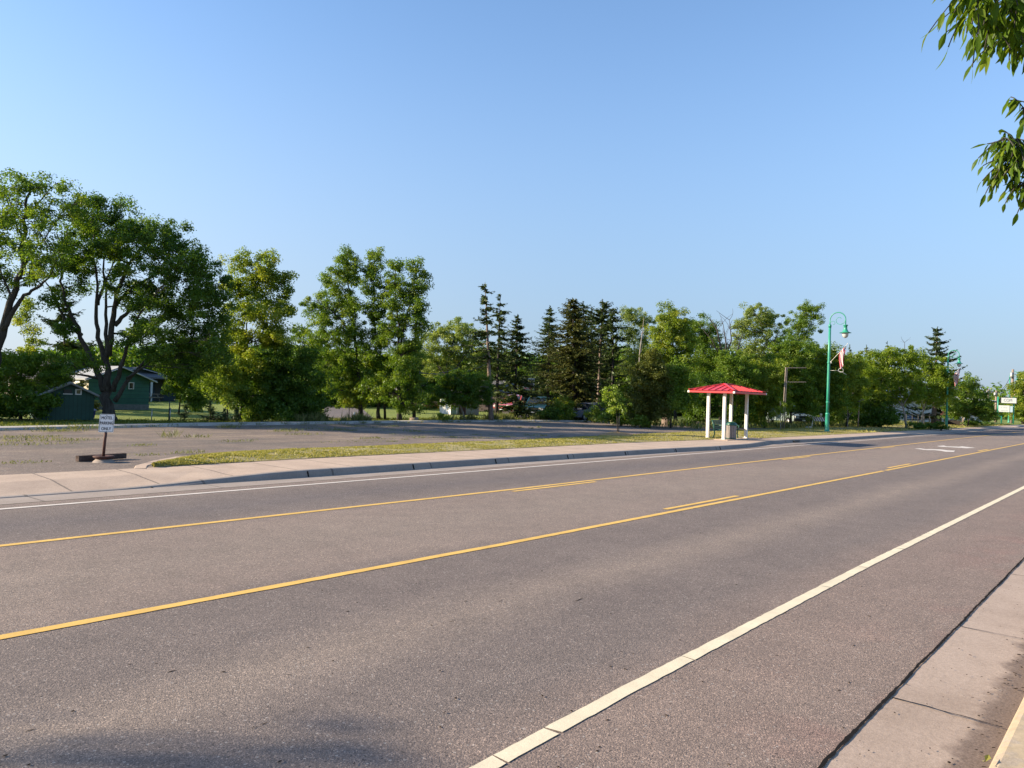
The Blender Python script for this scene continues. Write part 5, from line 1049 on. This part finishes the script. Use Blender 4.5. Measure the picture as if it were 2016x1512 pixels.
def stump(px, py, r, h, label, mat='cut_wood', bark='bark_pale', name='tree_stump'):
    b0 = G(px, py); root = thing(name, label, 'stump', b0); mb = MB(); n = 14; vs = []; fs = []
    for i, (z, k) in enumerate(((-.03,1.35),(.12,1.1),(h*.5,1.0),(h*.93,.97),(h,.92))):
        for j in range(n): a = 2*PI*j/n; rr = r*k*(1+.10*math.sin(3*a+1)+.05*math.sin(7*a)); vs.append((rr*math.cos(a), rr*math.sin(a), z+(.08*h*math.sin(a*2+1) if i == 4 else 0)))
    for i in range(4):
        for j in range(n): fs.append((i*n+j, i*n+(j+1)%n, (i+1)*n+(j+1)%n, (i+1)*n+j))
    mb.add(vs, fs, True); mb.build('bark', bark, root); mb = MB(); mb.add([(x, y, z+.004) for x, y, z in vs[-n:]], [tuple(range(n))]); mb.build('cut_top', mat, root); return root
stump(1311, 839, .27, 1.05, 'tall pale tree stump at the edge of the thicket beyond the lot', 'cut_wood', 'bark_pine')
stump(1374, 841, .10, .36, 'thin short pale stump left of the shelter', 'cut_wood', 'bark_pale')
# utility pole standing on a sawn block, with its wires
b0 = G(815, 829); d = depth_of(b0); root = thing('utility_pole', 'slim dark wooden utility pole rising from a sawn block behind the lot', 'utility pole', b0)
mb = MB(); mb.tube([(0,0,.2), P(816,740,d)-b0, P(819,640,d)-b0, P(820,600,d)-b0], [.11,.1,.075,.055], 10); mb.build('pole', 'bark_dark', root)
mb = MB(); mb.tube([(0,0,-.05),(0,0,.24)], [.28,.27], 12); mb.build('footing', 'cut_wood', root)
def wire(a, b_, sag, label, r=.016):
    a = np.array(a, float); b_ = np.array(b_, float); n = 24; mb = MB()
    mb.tube([a+(b_-a)*t-np.array([0,0,sag*4*t*(1-t)])-a for t in np.linspace(0,1,n)], r, 5, False); o = mb.build('overhead_wire', 'black'); o.location = list(a); return tag(o, label, 'wire', 'overhead wires')
wire(P(817,730,d), P(960,715,d+10), .5, 'overhead wire running right from the pole on its sawn block', .02)
wire(P(817,733,d), P(905,722,d+22), .3, 'lower overhead wire running to the white house', .02)
# small marker posts behind the edging
for px, py, h, r, mt, lab in ((697, 829, .48, .045, 'white_paint', 'short white marker post at the mouth of the back driveway'), (693, 829, .30, .05, 'black', 'short black post beside the white marker post')):
    b0 = G(px, py); root = thing('marker_post', lab, 'post', b0); mb = MB(); mb.tube([(0,0,-.02),(0,0,h)], r, 10); mb.build('shaft', mt, root); mb = MB(); mb.lathe([(r*1.15,h-.02),(r*1.15,h+.015),(0,h+.03)], 10); mb.build('cap', mt, root)
for px, yt, lab in ((334, 803, 'thin steel fence post nearest the sapling hedge at the lawn'), (332, 790, 'taller dark fence post on the lawn beside the thin one'), (298, 806, 'fence post between maple and lawn hedge'), (516, 806, 'pale fence post at the foot of the dark evergreen thicket')):
    b0 = G(px, 830); d = depth_of(b0); h = float((P(px, yt, d)-b0)[2]); root = thing('fence_post', lab, 'fence post', b0, 0, 'fence posts behind the lot')
    mb = MB(); mb.tube([(0,0,-.02),(.01,0,h)], .024 if px != 516 else .035, 6); mb.build('shaft', 'galv' if px != 332 else 'black', root)
    mb = MB(); mb.beam((-.03,0,h*.96),(.04,0,h*.96), .02, .03); mb.build('clip', 'galv', root)
# ------------------------------------------------------------------ buildings
def gable(label, loc, rz_, w_, dep, eave, ridge, mats, over=.22, cat='house', name='house', front=True, found=0.0, front_mat=None, fascia='trim'):
    """gable end faces local -Y; width along x, depth along +y"""
    root = thing(name, label, cat, loc, rz_)
    mb = MB(); wm, sm_, rm = mats
    mb.mat(0).add([(-w_/2,0,found),(w_/2,0,found),(w_/2,0,eave),(0,0,ridge),(-w_/2,0,eave)], [(0,1,2,3,4)])
    mb.mat(0).add([(-w_/2,dep,found),(w_/2,dep,found),(w_/2,dep,eave),(0,dep,ridge),(-w_/2,dep,eave)], [(4,3,2,1,0)])
    mb.mat(1).add([(-w_/2,0,found),(-w_/2,0,eave),(-w_/2,dep,eave),(-w_/2,dep,found)], [(0,1,2,3)])
    mb.mat(1).add([(w_/2,0,found),(w_/2,0,eave),(w_/2,dep,eave),(w_/2,dep,found)], [(3,2,1,0)])
    mb.build('wall', [wm, sm_], root)
    if found: mb = MB(); mb.box(-w_/2-.02, w_/2+.02, -.02, dep+.02, -.1, found); mb.build('foundation', 'block', root)
    sl_ = (ridge-eave)/(w_/2); ex = w_/2+over; ez = eave-sl_*over; mb = MB(); T = .07
    for sg in (-1, 1):
        vs = [(0,-over,ridge+.02),(sg*ex,-over,ez+.02),(sg*ex,dep+over,ez+.02),(0,dep+over,ridge+.02)]; vs += [(x,y,z+T) for x,y,z in vs]
        mb.add(vs, [(0,1,2,3),(7,6,5,4),(0,4,5,1),(1,5,6,2),(2,6,7,3),(3,7,4,0)])
    roof = mb.build('roof', rm, root)
    mb = MB()
    for sg in (-1, 1): mb.beam((0,-over-.02,ridge-.0), (sg*ex,-over-.02,ez-.0), .03, .14, (0,1,0))
    mb.build('fascia', fascia, roof); return root
def window(root, x, z, w_, h_, y=-.03, frame='trim', rows=1, rot=0):
    mb = MB(); t = .05
    for a in ((-w_/2-t,-w_/2,-h_/2-t,h_/2+t),(w_/2,w_/2+t,-h_/2-t,h_/2+t),(-w_/2,w_/2,h_/2,h_/2+t),(-w_/2,w_/2,-h_/2-t,-h_/2)): mb.box(x+a[0],x+a[1],y-.02,y+.04,z+a[2],z+a[3])
    f_ = mb.build('window', frame, root); mb = MB(); mb.box(x-w_/2,x+w_/2,y+.0,y+.025,z-h_/2,z+h_/2); mb.build('pane', 'glass', f_)
    if rot: f_.rotation_euler.z = rot
    return f_
# little shed
b0 = G(134, 827); r = gable('little dark green board shed with pale roof behind the lot', b0, -.12, 2.05, 2.3, 1.12, 1.62, ('shed_green', 'shed_green', 'roof_pale'), .2, 'shed', 'garden_shed', fascia='block')
window(r, .36, 1.26, .16, .16); mb = MB(); mb.box(-.22,.10,-.05,.02,1.18,1.36); mb.build('vent_opening', 'black', r); mb = MB(); mb.box(-.25,.13,-.06,.0,1.14,1.175); mb.build('vent_sill', 'trim', r)
# green garage
b0 = G(234, 806); b0[2] = .12; r = gable('green lap-sided garage with pale gable roof behind the dark maple', b0, .0, 3.75, 5.0, 1.95, 2.7, ('lap_green', 'lap_cream', 'roof_pale'), .35, 'garage', 'garage', found=.35)  # side wall cream: sunlight on the green siding put into its colour
window(r, .7, 1.55, .25, .35)
mb = MB(); mb.box(-2.06, -1.98, .9, 2.2, .36, 1.9); o = mb.build('side_door', 'trim', r)
# dark house with porch
b0 = G(268, 789); r = gable('dark blue-grey house with a porch roof far behind the garage', b0, .1, 8.0, 7, 2.2, 3.1, ('lap_blue', 'lap_blue', 'roof_grey'), .4, 'house', 'house')
mb = MB(); mb.add([(-.2,-1.6,2.25),(4.6,-1.6,2.25),(4.6,.0,2.7),(-.2,.0,2.7)], [(0,1,2,3)]); mb.box(-.2,4.6,-1.62,-1.55,2.12,2.26); po = mb.build('porch_roof', 'roof_grey', r)
for x in (.6, 4.4): mb = MB(); mb.box(x-.07,x+.07,-1.55,-1.41,0,2.12); mb.build('porch_post', 'trim', r)
window(r, -2.2, 1.5, .8, 1.1); mb = MB(); mb.box(1.8,2.7,-.04,.02,.1,2.1); mb.build('door', 'black', r)
# brick chimney house at the far left, mostly hidden
b0 = G(128, 800); r = gable('cream house with a dark brick chimney half hidden by the left trees', b0, .35, 4.5, 4, 1.9, 2.9, ('lap_cream', 'lap_cream', 'roof_grey'), .35, 'house', 'house')
mb = MB(); mb.box(.25,.95,-.55,-.03,0,3.2); mb.build('chimney', 'brick', r); window(r, -1.2, 1.3, .6, .8)
# blue bin
b0 = G(174, 823); root = thing('blue_bin', 'blue plastic bin with lavender lid beside the little shed', 'bin', b0)
mb = MB(); vs = []; 
for z, k in ((0,.19),(.36,.235)): vs += [(-k,-k,z),(k,-k,z),(k,k,z),(-k,k,z)]
mb.add(vs, [(3,2,1,0),(4,5,6,7),(0,1,5,4),(1,2,6,5),(2,3,7,6),(3,0,4,7)]); mb.build('body', 'blue_plastic', root)
mb = MB(); vs = []
for z, k in ((.36,.27),(.40,.27),(.50,.12),(.53,.05)): vs += [(-k,-k,z),(k,-k,z),(k,k,z),(-k,k,z)]
mb.add(vs, [(3,2,1,0),(12,13,14,15)]+[(i*4+j, i*4+(j+1)%4, i*4+4+(j+1)%4, i*4+4+j) for i in range(3) for j in range(4)]); mb.build('lid', 'lid_plastic', root)
# picnic table
b0 = G(293, 791); root = thing('picnic_table', 'pale weathered picnic table in front of the dark porch', 'picnic table', b0, .3)
mb = MB(); [mb.box(-.9,.9,-.36+k*.15,-.23+k*.15,.70,.74) for k in range(5)]; mb.build('tabletop', 'cut_wood', root)
for s_ in (-1, 1):
    mb = MB(); mb.box(-.9,.9,s_*.72-.13,s_*.72+.13,.42,.46); mb.build('bench', 'cut_wood', root)
    mb = MB(); mb.beam((s_*.65,-.7,0),(s_*.65,-.25,.70), .09,.04,(1,0,0)); mb.beam((s_*.65,.7,0),(s_*.65,.25,.70), .09,.04,(1,0,0)); mb.beam((s_*.65,-.8,.40),(s_*.65,.8,.40), .04,.09); mb.build('leg_frame', 'pole_wood', root)
# grey house and pale garage behind the round tree
b0 = G(852, 803); r = gable('grey-sided house with white-framed windows behind the ash group', b0, .3, 5.4, 6, 2.6, 3.9, ('lap_grey', 'lap_grey', 'roof_grey'), .4, 'house', 'house', found=.3)
for x in (-1.9, -.9, 1.2): window(r, x, 1.65, .5, 1.15)
b0 = G(915, 816.5); r = gable('small pale green garage behind the dark round-headed tree', b0, -.42, 2.5, 2.6, 1.4, 2.0, ('lap_pale', 'trim', 'roof_grey'), .25, 'garage', 'garage')
mb = MB(); mb.box(-.55,.05,-.05,.02,.05,1.35); mb.build('door', 'black', r); window(r, .65, .95, .3, .3)
mb = MB(); mb.box(-.78,-.70,-.06,.02,.0,1.4); mb.build('downpipe', 'trim', r)
b0 = G(1035, 812); r = gable('dark brown garage with pale roof edge behind the parked red pickup', b0, .2, 5.2, 6, 2.1, 3.2, ('lap_dark', 'lap_dark', 'roof_grey'), .45, 'garage', 'garage', fascia='galv')
mb = MB(); mb.box(-1.9,-.2,-.04,.02,.05,1.9); mb.build('garage_door', 'black', r); mb = MB(); mb.box(.5,.62,-.06,.02,.0,2.1); mb.build('corner_post', 'trim', r)
b0 = G(843, 806); V = []
cl = np.array([[random.gauss(0, .8), random.gauss(0, .25), random.uniform(.2, .55)] for k in range(60)]); Vq, t = leaf_cloud(cl, np.full(60, .16), 26, .1, .07)
root = thing('flower_bed', 'patch of orange lilies beside the grey house', 'flowers', b0); quads_mesh('blooms', Vq, 'orange_lilies', root, t); cl[:, 2] *= .5; Vq, t = leaf_cloud(cl, np.full(60, .2), 26, .14, .04); quads_mesh('leaves', Vq, 'leaf_mid', root, t)
# basketball hoop
b0 = G(1033, 824); d = depth_of(b0); root = thing('basketball_hoop', 'white-edged basketball backboard on a dark pole by the brown garage', 'basketball hoop', b0, face_cam(b0)+.2)
mb = MB(); mb.tube([(0,.3,0),(0,.3,2.2),(0,.05,2.75)], .06, 8); mb.build('pole', 'black', root)
mb = MB(); mb.box(-.62,.62,-.02,.02,2.2,3.05); bo = mb.build('backboard', 'glass', root)
mb = MB(); [mb.box(*a) for a in ((-.66,-.58,-.035,.03,2.16,3.09),(.58,.66,-.035,.03,2.16,3.09),(-.58,.58,-.035,.03,3.0,3.09),(-.58,.58,-.035,.03,2.16,2.24),(-.25,.25,-.03,.03,2.26,2.5))]; mb.build('border', 'trim', bo)
mb = MB(); mb.tube([(.22*math.cos(a), -.26+.22*math.sin(a), 2.3) for a in np.linspace(0, 2*PI, 15)], .012, 5, False); mb.build('hoop_ring', 'car_red', root)
# ------------------------------------------------------------------ vehicles
def vehicle(name, label, cat, loc, rz_, paint_, kind='suv'):
    """front faces local -Y; length along y"""
    root = thing(name, label, cat, loc, rz_, 'vehicles parked by the houses')
    Lh, hw = 2.2, .88
    if kind == 'suv': prof = [(-2.15,.42),(-2.2,.62),(-2.12,.88),(-1.9,.98),(-1.0,1.05),(2.1,1.08),(2.22,.8),(2.2,.42)]; cab = [(-1.05,1.04),(-.35,1.62),(.2,1.72),(1.85,1.68),(2.12,1.06)]
    elif kind == 'pickup': prof = [(-2.4,.5),(-2.45,.75),(-2.38,1.0),(-2.1,1.08),(-1.0,1.13),(2.5,1.12),(2.55,.8),(2.5,.5)]; cab = [(-1.1,1.12),(-.5,1.72),(0,1.8),(.7,1.76),(.95,1.12)]
    else: prof = [(-2.2,.34),(-2.27,.52),(-2.18,.72),(-1.9,.82),(-.9,.9),(1.9,.94),(2.25,.82),(2.28,.5),(2.2,.34)]; cab = [(-.95,.9),(-.2,1.34),(.3,1.42),(1.1,1.36),(1.85,.93)]
    mb = MB(); n = len(prof); vs = []
    for x, k in ((-hw,0),(-hw*.98,.03),(hw*.98,.03),(hw,0)): vs += [(x, y*(1 if k else .985), z-(0 if k else .02)) for y, z in prof]
    fs = []
    for s_ in range(3):
        for i in range(n): fs.append((s_*n+i, s_*n+(i+1)%n, (s_+1)*n+(i+1)%n, (s_+1)*n+i))
    fs += [tuple(range(n)), tuple(reversed(range(3*n, 4*n)))]
    m_ = len(cab); 
    mb.add(vs, fs); vs = []
    for s_, k in ((-1, 0), (1, 0)): vs += [(s_*(hw*.95-(z-cab[0][1])*.24), y, z) for y, z in cab]
    mb.add(vs, [(i, (i+1)%m_, m_+(i+1)%m_, m_+i) for i in range(m_)]+[tuple(range(m_)), tuple(reversed(range(m_, 2*m_)))])
    body = mb.build('body', paint_, root)
    mb = MB(); (ya, za), (yb, zb) = cab[0], cab[1]; e = .012
    mb.add([(-hw*.82, ya+.06-e, za+.05),(hw*.82, ya+.06-e, za+.05),(hw*.68, yb-.03-e, zb-.04),(-hw*.68, yb-.03-e, zb-.04)], [(0,1,2,3)])
    for v in range(len(mb.v)): mb.v[v] = (mb.v[v][0], mb.v[v][1]-.015, mb.v[v][2]+.012)
    mb.build('windscreen', 'glass', root)
    zc = cab[0][1]; zt_ = max(z for _, z in cab)
    for s_ in (-1, 1):
        mb = MB(); yy = [q_[0] for q_ in cab]; x0_ = hw*.95+.012; x1_ = hw*.95-(zt_-zc-.08)*.24+.012
        mb.add([(s_*(x0_-.01), yy[0]+.28, zc+.06),(s_*(x0_-.01), yy[-1]-.22, zc+.06),(s_*x1_, yy[-2]-.1, zt_-.09),(s_*x1_, yy[1]+.18, zt_-.09)], [(0,1,2,3)]); mb.build('side_window', 'glass', root)
        mb = MB(); h_ = prof[2][1]; yf = prof[1][0]; mb.box(s_*.58-.17, s_*.58+.17, yf-.02, yf+.2, h_-.2, h_-.03); mb.build('headlight', 'lens', root)
        mb = MB(); mb.box(s_*(hw+.1)-.09, s_*(hw+.1)+.09, cab[0][0]+.3, cab[0][0]+.42, zc+.02, zc+.18); mb.build('mirror', paint_, root)
        for y in (prof[0][0]+.8, prof[-1][0]-.85):
            R_ = .36 if kind != 'sedan' else .32
            mb = MB(); mb.lathe([(R_*.62,-.1),(R_*.95,-.11),(R_,-.08),(R_,.08),(R_*.95,.11),(R_*.62,.1)], 18); wv = mb.build('tyre', 'tyre', root); wv.location = (s_*(hw-.06), y, R_); wv.rotation_euler = (0, PI/2, 0)
            mb = MB(); mb.lathe([(0,-.095),(R_*.25,-.1),(R_*.62,-.07),(R_*.62,.07),(R_*.25,.1),(0,.095)], 18); mb.build('rim', 'rim', wv)
    mb = MB(); yf = prof[1][0]; h_ = prof[2][1]; mb.box(-.36,.36,yf-.012,yf+.1,h_-.2,h_-.05); mb.build('grille', 'black', root)
    mb = MB(); mb.box(-.8,.8,yf-.05,yf+.1,prof[0][1]-.02,prof[0][1]+.18); bu = mb.build('bumper', 'black' if kind != 'sedan' else paint_, root)
    mb = MB(); mb.box(-.15,.15,yf-.062,yf-.052,prof[0][1]+.03,prof[0][1]+.14); mb.build('number_plate', 'sign_white', bu)
    return root
p = G(1058, 823); vehicle('parked_suv', 'dark teal sport utility vehicle parked nose-on by the spruce', 'car', p, face_cam(p)-.15, 'car_teal')
p = G(1017, 821); vehicle('pickup_truck', 'red pickup parked in front of the brown garage', 'pickup', p, face_cam(p)-.5, 'car_red', 'pickup')
p = G(1160, 829); vehicle('parked_car', 'blue-grey sedan parked half behind the sunny shrub', 'car', p, face_cam(p)-.75, 'car_blue', 'sedan')
p = G(1552, 837.5); vehicle('parked_van', 'pale vehicle half buried in the thicket behind the empty sign frame', 'car', p, face_cam(p)+.55, 'car_pale')
p = G(1916, 834); vehicle('white_pickup', 'white pickup parked beyond the second lamp under the dark-limbed tree', 'pickup', p, face_cam(p)-.6, 'car_white', 'pickup')
# ------------------------------------------------------------------ right-hand end of the road
def board(label, px0, px1, py_base, ytop, depth_add=0.0): pass
b0 = G(1838, 837); d = depth_of(b0)*1.18; b0 = CAM+(b0-CAM)*1.18; b0[2] = .12; s = d/F0
root = thing('shop_building', 'long low white commercial building behind the roadside honey locusts', 'building', b0, -.62)
w_, h_ = 17.0, 2.9
mb = MB(); mb.box(-w_/2, w_/2, 0, 9, 0, h_); mb.build('wall', 'lap_white', root)
mb = MB(); mb.box(-w_/2-.5, w_/2+.5, -.9, 9.5, h_+.002, h_+.22); mb.build('eave', 'black', root)
mb = MB(); mb.add([(-w_/2-.5,-.92,h_+.225),(w_/2+.5,-.92,h_+.225),(w_/2+.5,9.5,h_+.225),(-w_/2-.5,9.5,h_+.225),(-w_/2+1,4.2,h_+1.25),(w_/2-1,4.2,h_+1.25)], [(0,1,5,4),(1,2,5),(2,3,4,5),(3,0,4)]); mb.build('roof', 'roof_white', root)
for x in (2.2, 4.6, 6.8): window(root, x, 1.6, 1.5, 1.3, -.04)
mb = MB(); mb.box(.3,1.2,-.04,.0,.05,2.2); mb.build('door', 'glass', root)
for x in (-6, -4, -2): mb = MB(); mb.box(x-.03,x+.03,-.03,0,0,h_); mb.build('panel_joint', 'roof_grey', root)
# banner board and dark rail fence
b0 = G(1798, 834); d = depth_of(b0); root = thing('banner_sign', 'blue and white banner sign on the fence behind the locust trunks', 'banner', b0, face_cam(b0)+.15)
s = d/F0; bw, bh = 27*s, 13*s; mb = MB(); mb.box(-bw/2,bw/2,0,.04,.25,.25+bh*.48); mb.box(-bw/2,bw/2,.001,.04,.25+bh*.48,.25+bh); bo = mb.build('panel', 'banner_sky', root)
put_text('Country', bh*.62, 'banner_blue', bo, (0, -.012, .25+bh*.70), sx=.95, bold=.03)
put_text('KITCHEN', bh*.38, 'banner_blue', bo, (0, -.012, .25+bh*.24), sx=.95, bold=.004)
for x in (-bw/2+.05, bw/2-.05): mb = MB(); mb.box(x-.05,x+.05,.045,.12,0,.3+bh); mb.build('post', 'galv', root)
a = G(1784, 836); b_ = G(1882, 836.5); root = thing('rail_fence', 'dark two-rail fence in front of the white commercial building', 'fence', a); dv = b_-a
for z in (1.05, .55, .1): mb = MB(); mb.beam((0,0,z),(dv[0],dv[1],z), .05,.09); mb.build('rail', 'sign_black', root)
for k in range(10): t = k/9; mb = MB(); mb.box(dv[0]*t-.05,dv[0]*t+.05,dv[1]*t-.05,dv[1]*t+.05,0,1.15); mb.build('post', 'sign_black', root)
# white ranch-style gate posts
a = G(1896, 837); b_ = G(1939, 835.5); root = thing('white_gate_frame', 'white post and beam gate frame past the second lamp', 'gate', a); dv = b_-a; d = depth_of(b_); s = d/F0
for t in (0, 1): mb = MB(); mb.box(dv[0]*t-.14,dv[0]*t+.14,dv[1]*t-.14,dv[1]*t+.14,0,19*s); mb.build('post', 'white_paint', root)
mb = MB(); mb.beam((0,0,15*s),(dv[0],dv[1],15*s), .12,.22); mb.build('beam', 'white_paint', root)
mb = MB(); mb.lathe([(0,1.22*19*s),(.22,1.16*19*s),(.16,1.02*19*s),(.2,19*s)], 10, (dv[0],dv[1])); mb.build('finial', 'white_paint', root)
# little timber well-head
b0 = G(1877, 837.5); root = thing('timber_shelter', 'small brown timber well-house beside the second street lamp', 'well-house', b0, face_cam(b0))
mb = MB(); mb.add([(-1.3,-.9,1.15),(1.3,-.9,1.15),(1.3,0,1.75),(-1.3,0,1.75),(1.3,.9,1.15),(-1.3,.9,1.15)], [(0,1,2,3),(3,2,4,5)]); mb.build('roof', 'rust', root)
for x in (-.9, .9):
    for y in (-.5, .5): mb = MB(); mb.box(x-.07,x+.07,y-.07,y+.07,0,1.4); mb.build('post', 'pole_wood', root)
mb = MB(); mb.box(-.8,.8,-.45,.45,0,.55); mb.build('well_curb', 'bark_dark', root)
# far shop sign: two boards in a green tube frame
b0 = G(1973, 833.5); d = depth_of(b0); s = d/F0; root = thing('shop_sign', 'two-panel white shop sign in a green tube frame beside the farthest lamp', 'sign', b0, face_cam(b0)+.25)
z = lambda y: (833.5-y)*s; x = lambda px: (px-1973)*s
for sd_ in (0,):
    mb = MB(); mb.tube([(x(1971.5),0,0),(x(1971.5),0,z(819.5)),(x(1965),0,z(819)),(x(1965),0,z(781))], .10, 8); mb.build('frame', 'green_metal', root)
    mb = MB(); mb.tube([(x(1993),0.25,0),(x(1993),.25,z(781))], .09, 8); mb.build('frame', 'green_metal', root)
mb = MB(); mb.box(x(1969),x(1997),-.2,.2,z(794),z(782)); c1 = mb.build('upper_cabinet', 'black', root)
mb = MB(); mb.box(x(1970),x(1995.5),-.23,-.19,z(793.3),z(783)); f1 = mb.build('upper_panel', 'sign_face', c1); put_text('COM', 8.5*s, 'ink', f1, (x(1981), -.245, z(788)), sx=.75)
mb = MB(); mb.box(x(1966),x(1984.5),-.15,.15,z(811),z(798)); c2 = mb.build('lower_panel', 'sign_face', root)
mb = MB(); [mb.box(x(px-w_), x(px+w_), -.156, -.151, z(py+.45), z(py-.45)) for px, py, w_ in ((1970.5,802.4,.9),(1975.5,802,1.8),(1979,802.6,1.1),(1973,808.2,3.2),(1979.5,808.2,2.2))]; mb.build('faded_lettering', 'ink_pale', c2)
mb = MB(); mb.box(x(1985.5),x(1990),-.13,.1,z(811),z(799)); mb.build('side_panel', 'banner_sky', root)
# utility poles at the far end
def upole(px, py, yt, label, arm=True, r=.16):
    b0 = G(px, py); d = depth_of(b0); s = d/F0; h = (py-yt)*s; root = thing('utility_pole', label, 'utility pole', b0, 0, 'utility poles at the end of the road')
    mb = MB(); mb.tube([(0,0,-.05),(0,0,h)], [r, r*.7], 10); mb.build('pole', 'pole_wood', root)
    if arm: mb = MB(); mb.beam((.9,-1.0,h*.93),(-.9,1.0,h*.93), .1,.12); mb.build('crossarm', 'pole_wood', root)
    mb = MB(); mb.lathe([(.0,h*.84),(.2,h*.84),(.22,h*.87),(.22,h*.93),(.1,h*.945)], 10, (-.35, .1)); mb.build('transformer', 'galv', root); return b0, h
p1, h1 = upole(1991.5, 833, 727, 'tall weathered utility pole right behind the farthest street lamp', False, .24)
p2, h2 = upole(1960, 831, 769, 'shorter utility pole with crossarm left of the shop sign', True, .22)
p3, h3 = upole(1944.5, 829.5, 766, 'far slim utility pole over the roadside tree', True, .22)
wire(p1+np.array([0,0,h1*.97]), p2+np.array([0,0,h2*.95]), .8, 'overhead wire strung between the two far utility poles', .03)
wire(p2+np.array([0,0,h2*.95]), p3+np.array([0,0,h3*.95]), .8, 'overhead wire running on from the crossarm pole to the slim pole', .03)
# fallen green leaf on the near kerb
p = G(1940, 1502, .145); mb = MB(); mb.add([(0,0,.0),(.045,.012,.012),(.10,0,.004),(.04,-.02,.010),(-.02,0,.012)], [(0,1,2),(0,2,3)]); mb.beam((0,0,.002),(-.028,.006,.012), .004)
o = mb.build('fallen_leaf', 'banner_sky'); o.data.materials.clear(); o.data.materials.append(M['grass']); 
a = o.data.attributes.new('tint', 'FLOAT', 'POINT'); [setattr(q, 'value', .45) for q in a.data]
o.location = (p[0], p[1], p[2]+.006); tag(o, 'green leaf fallen on the near kerb at the bottom edge', 'leaf')
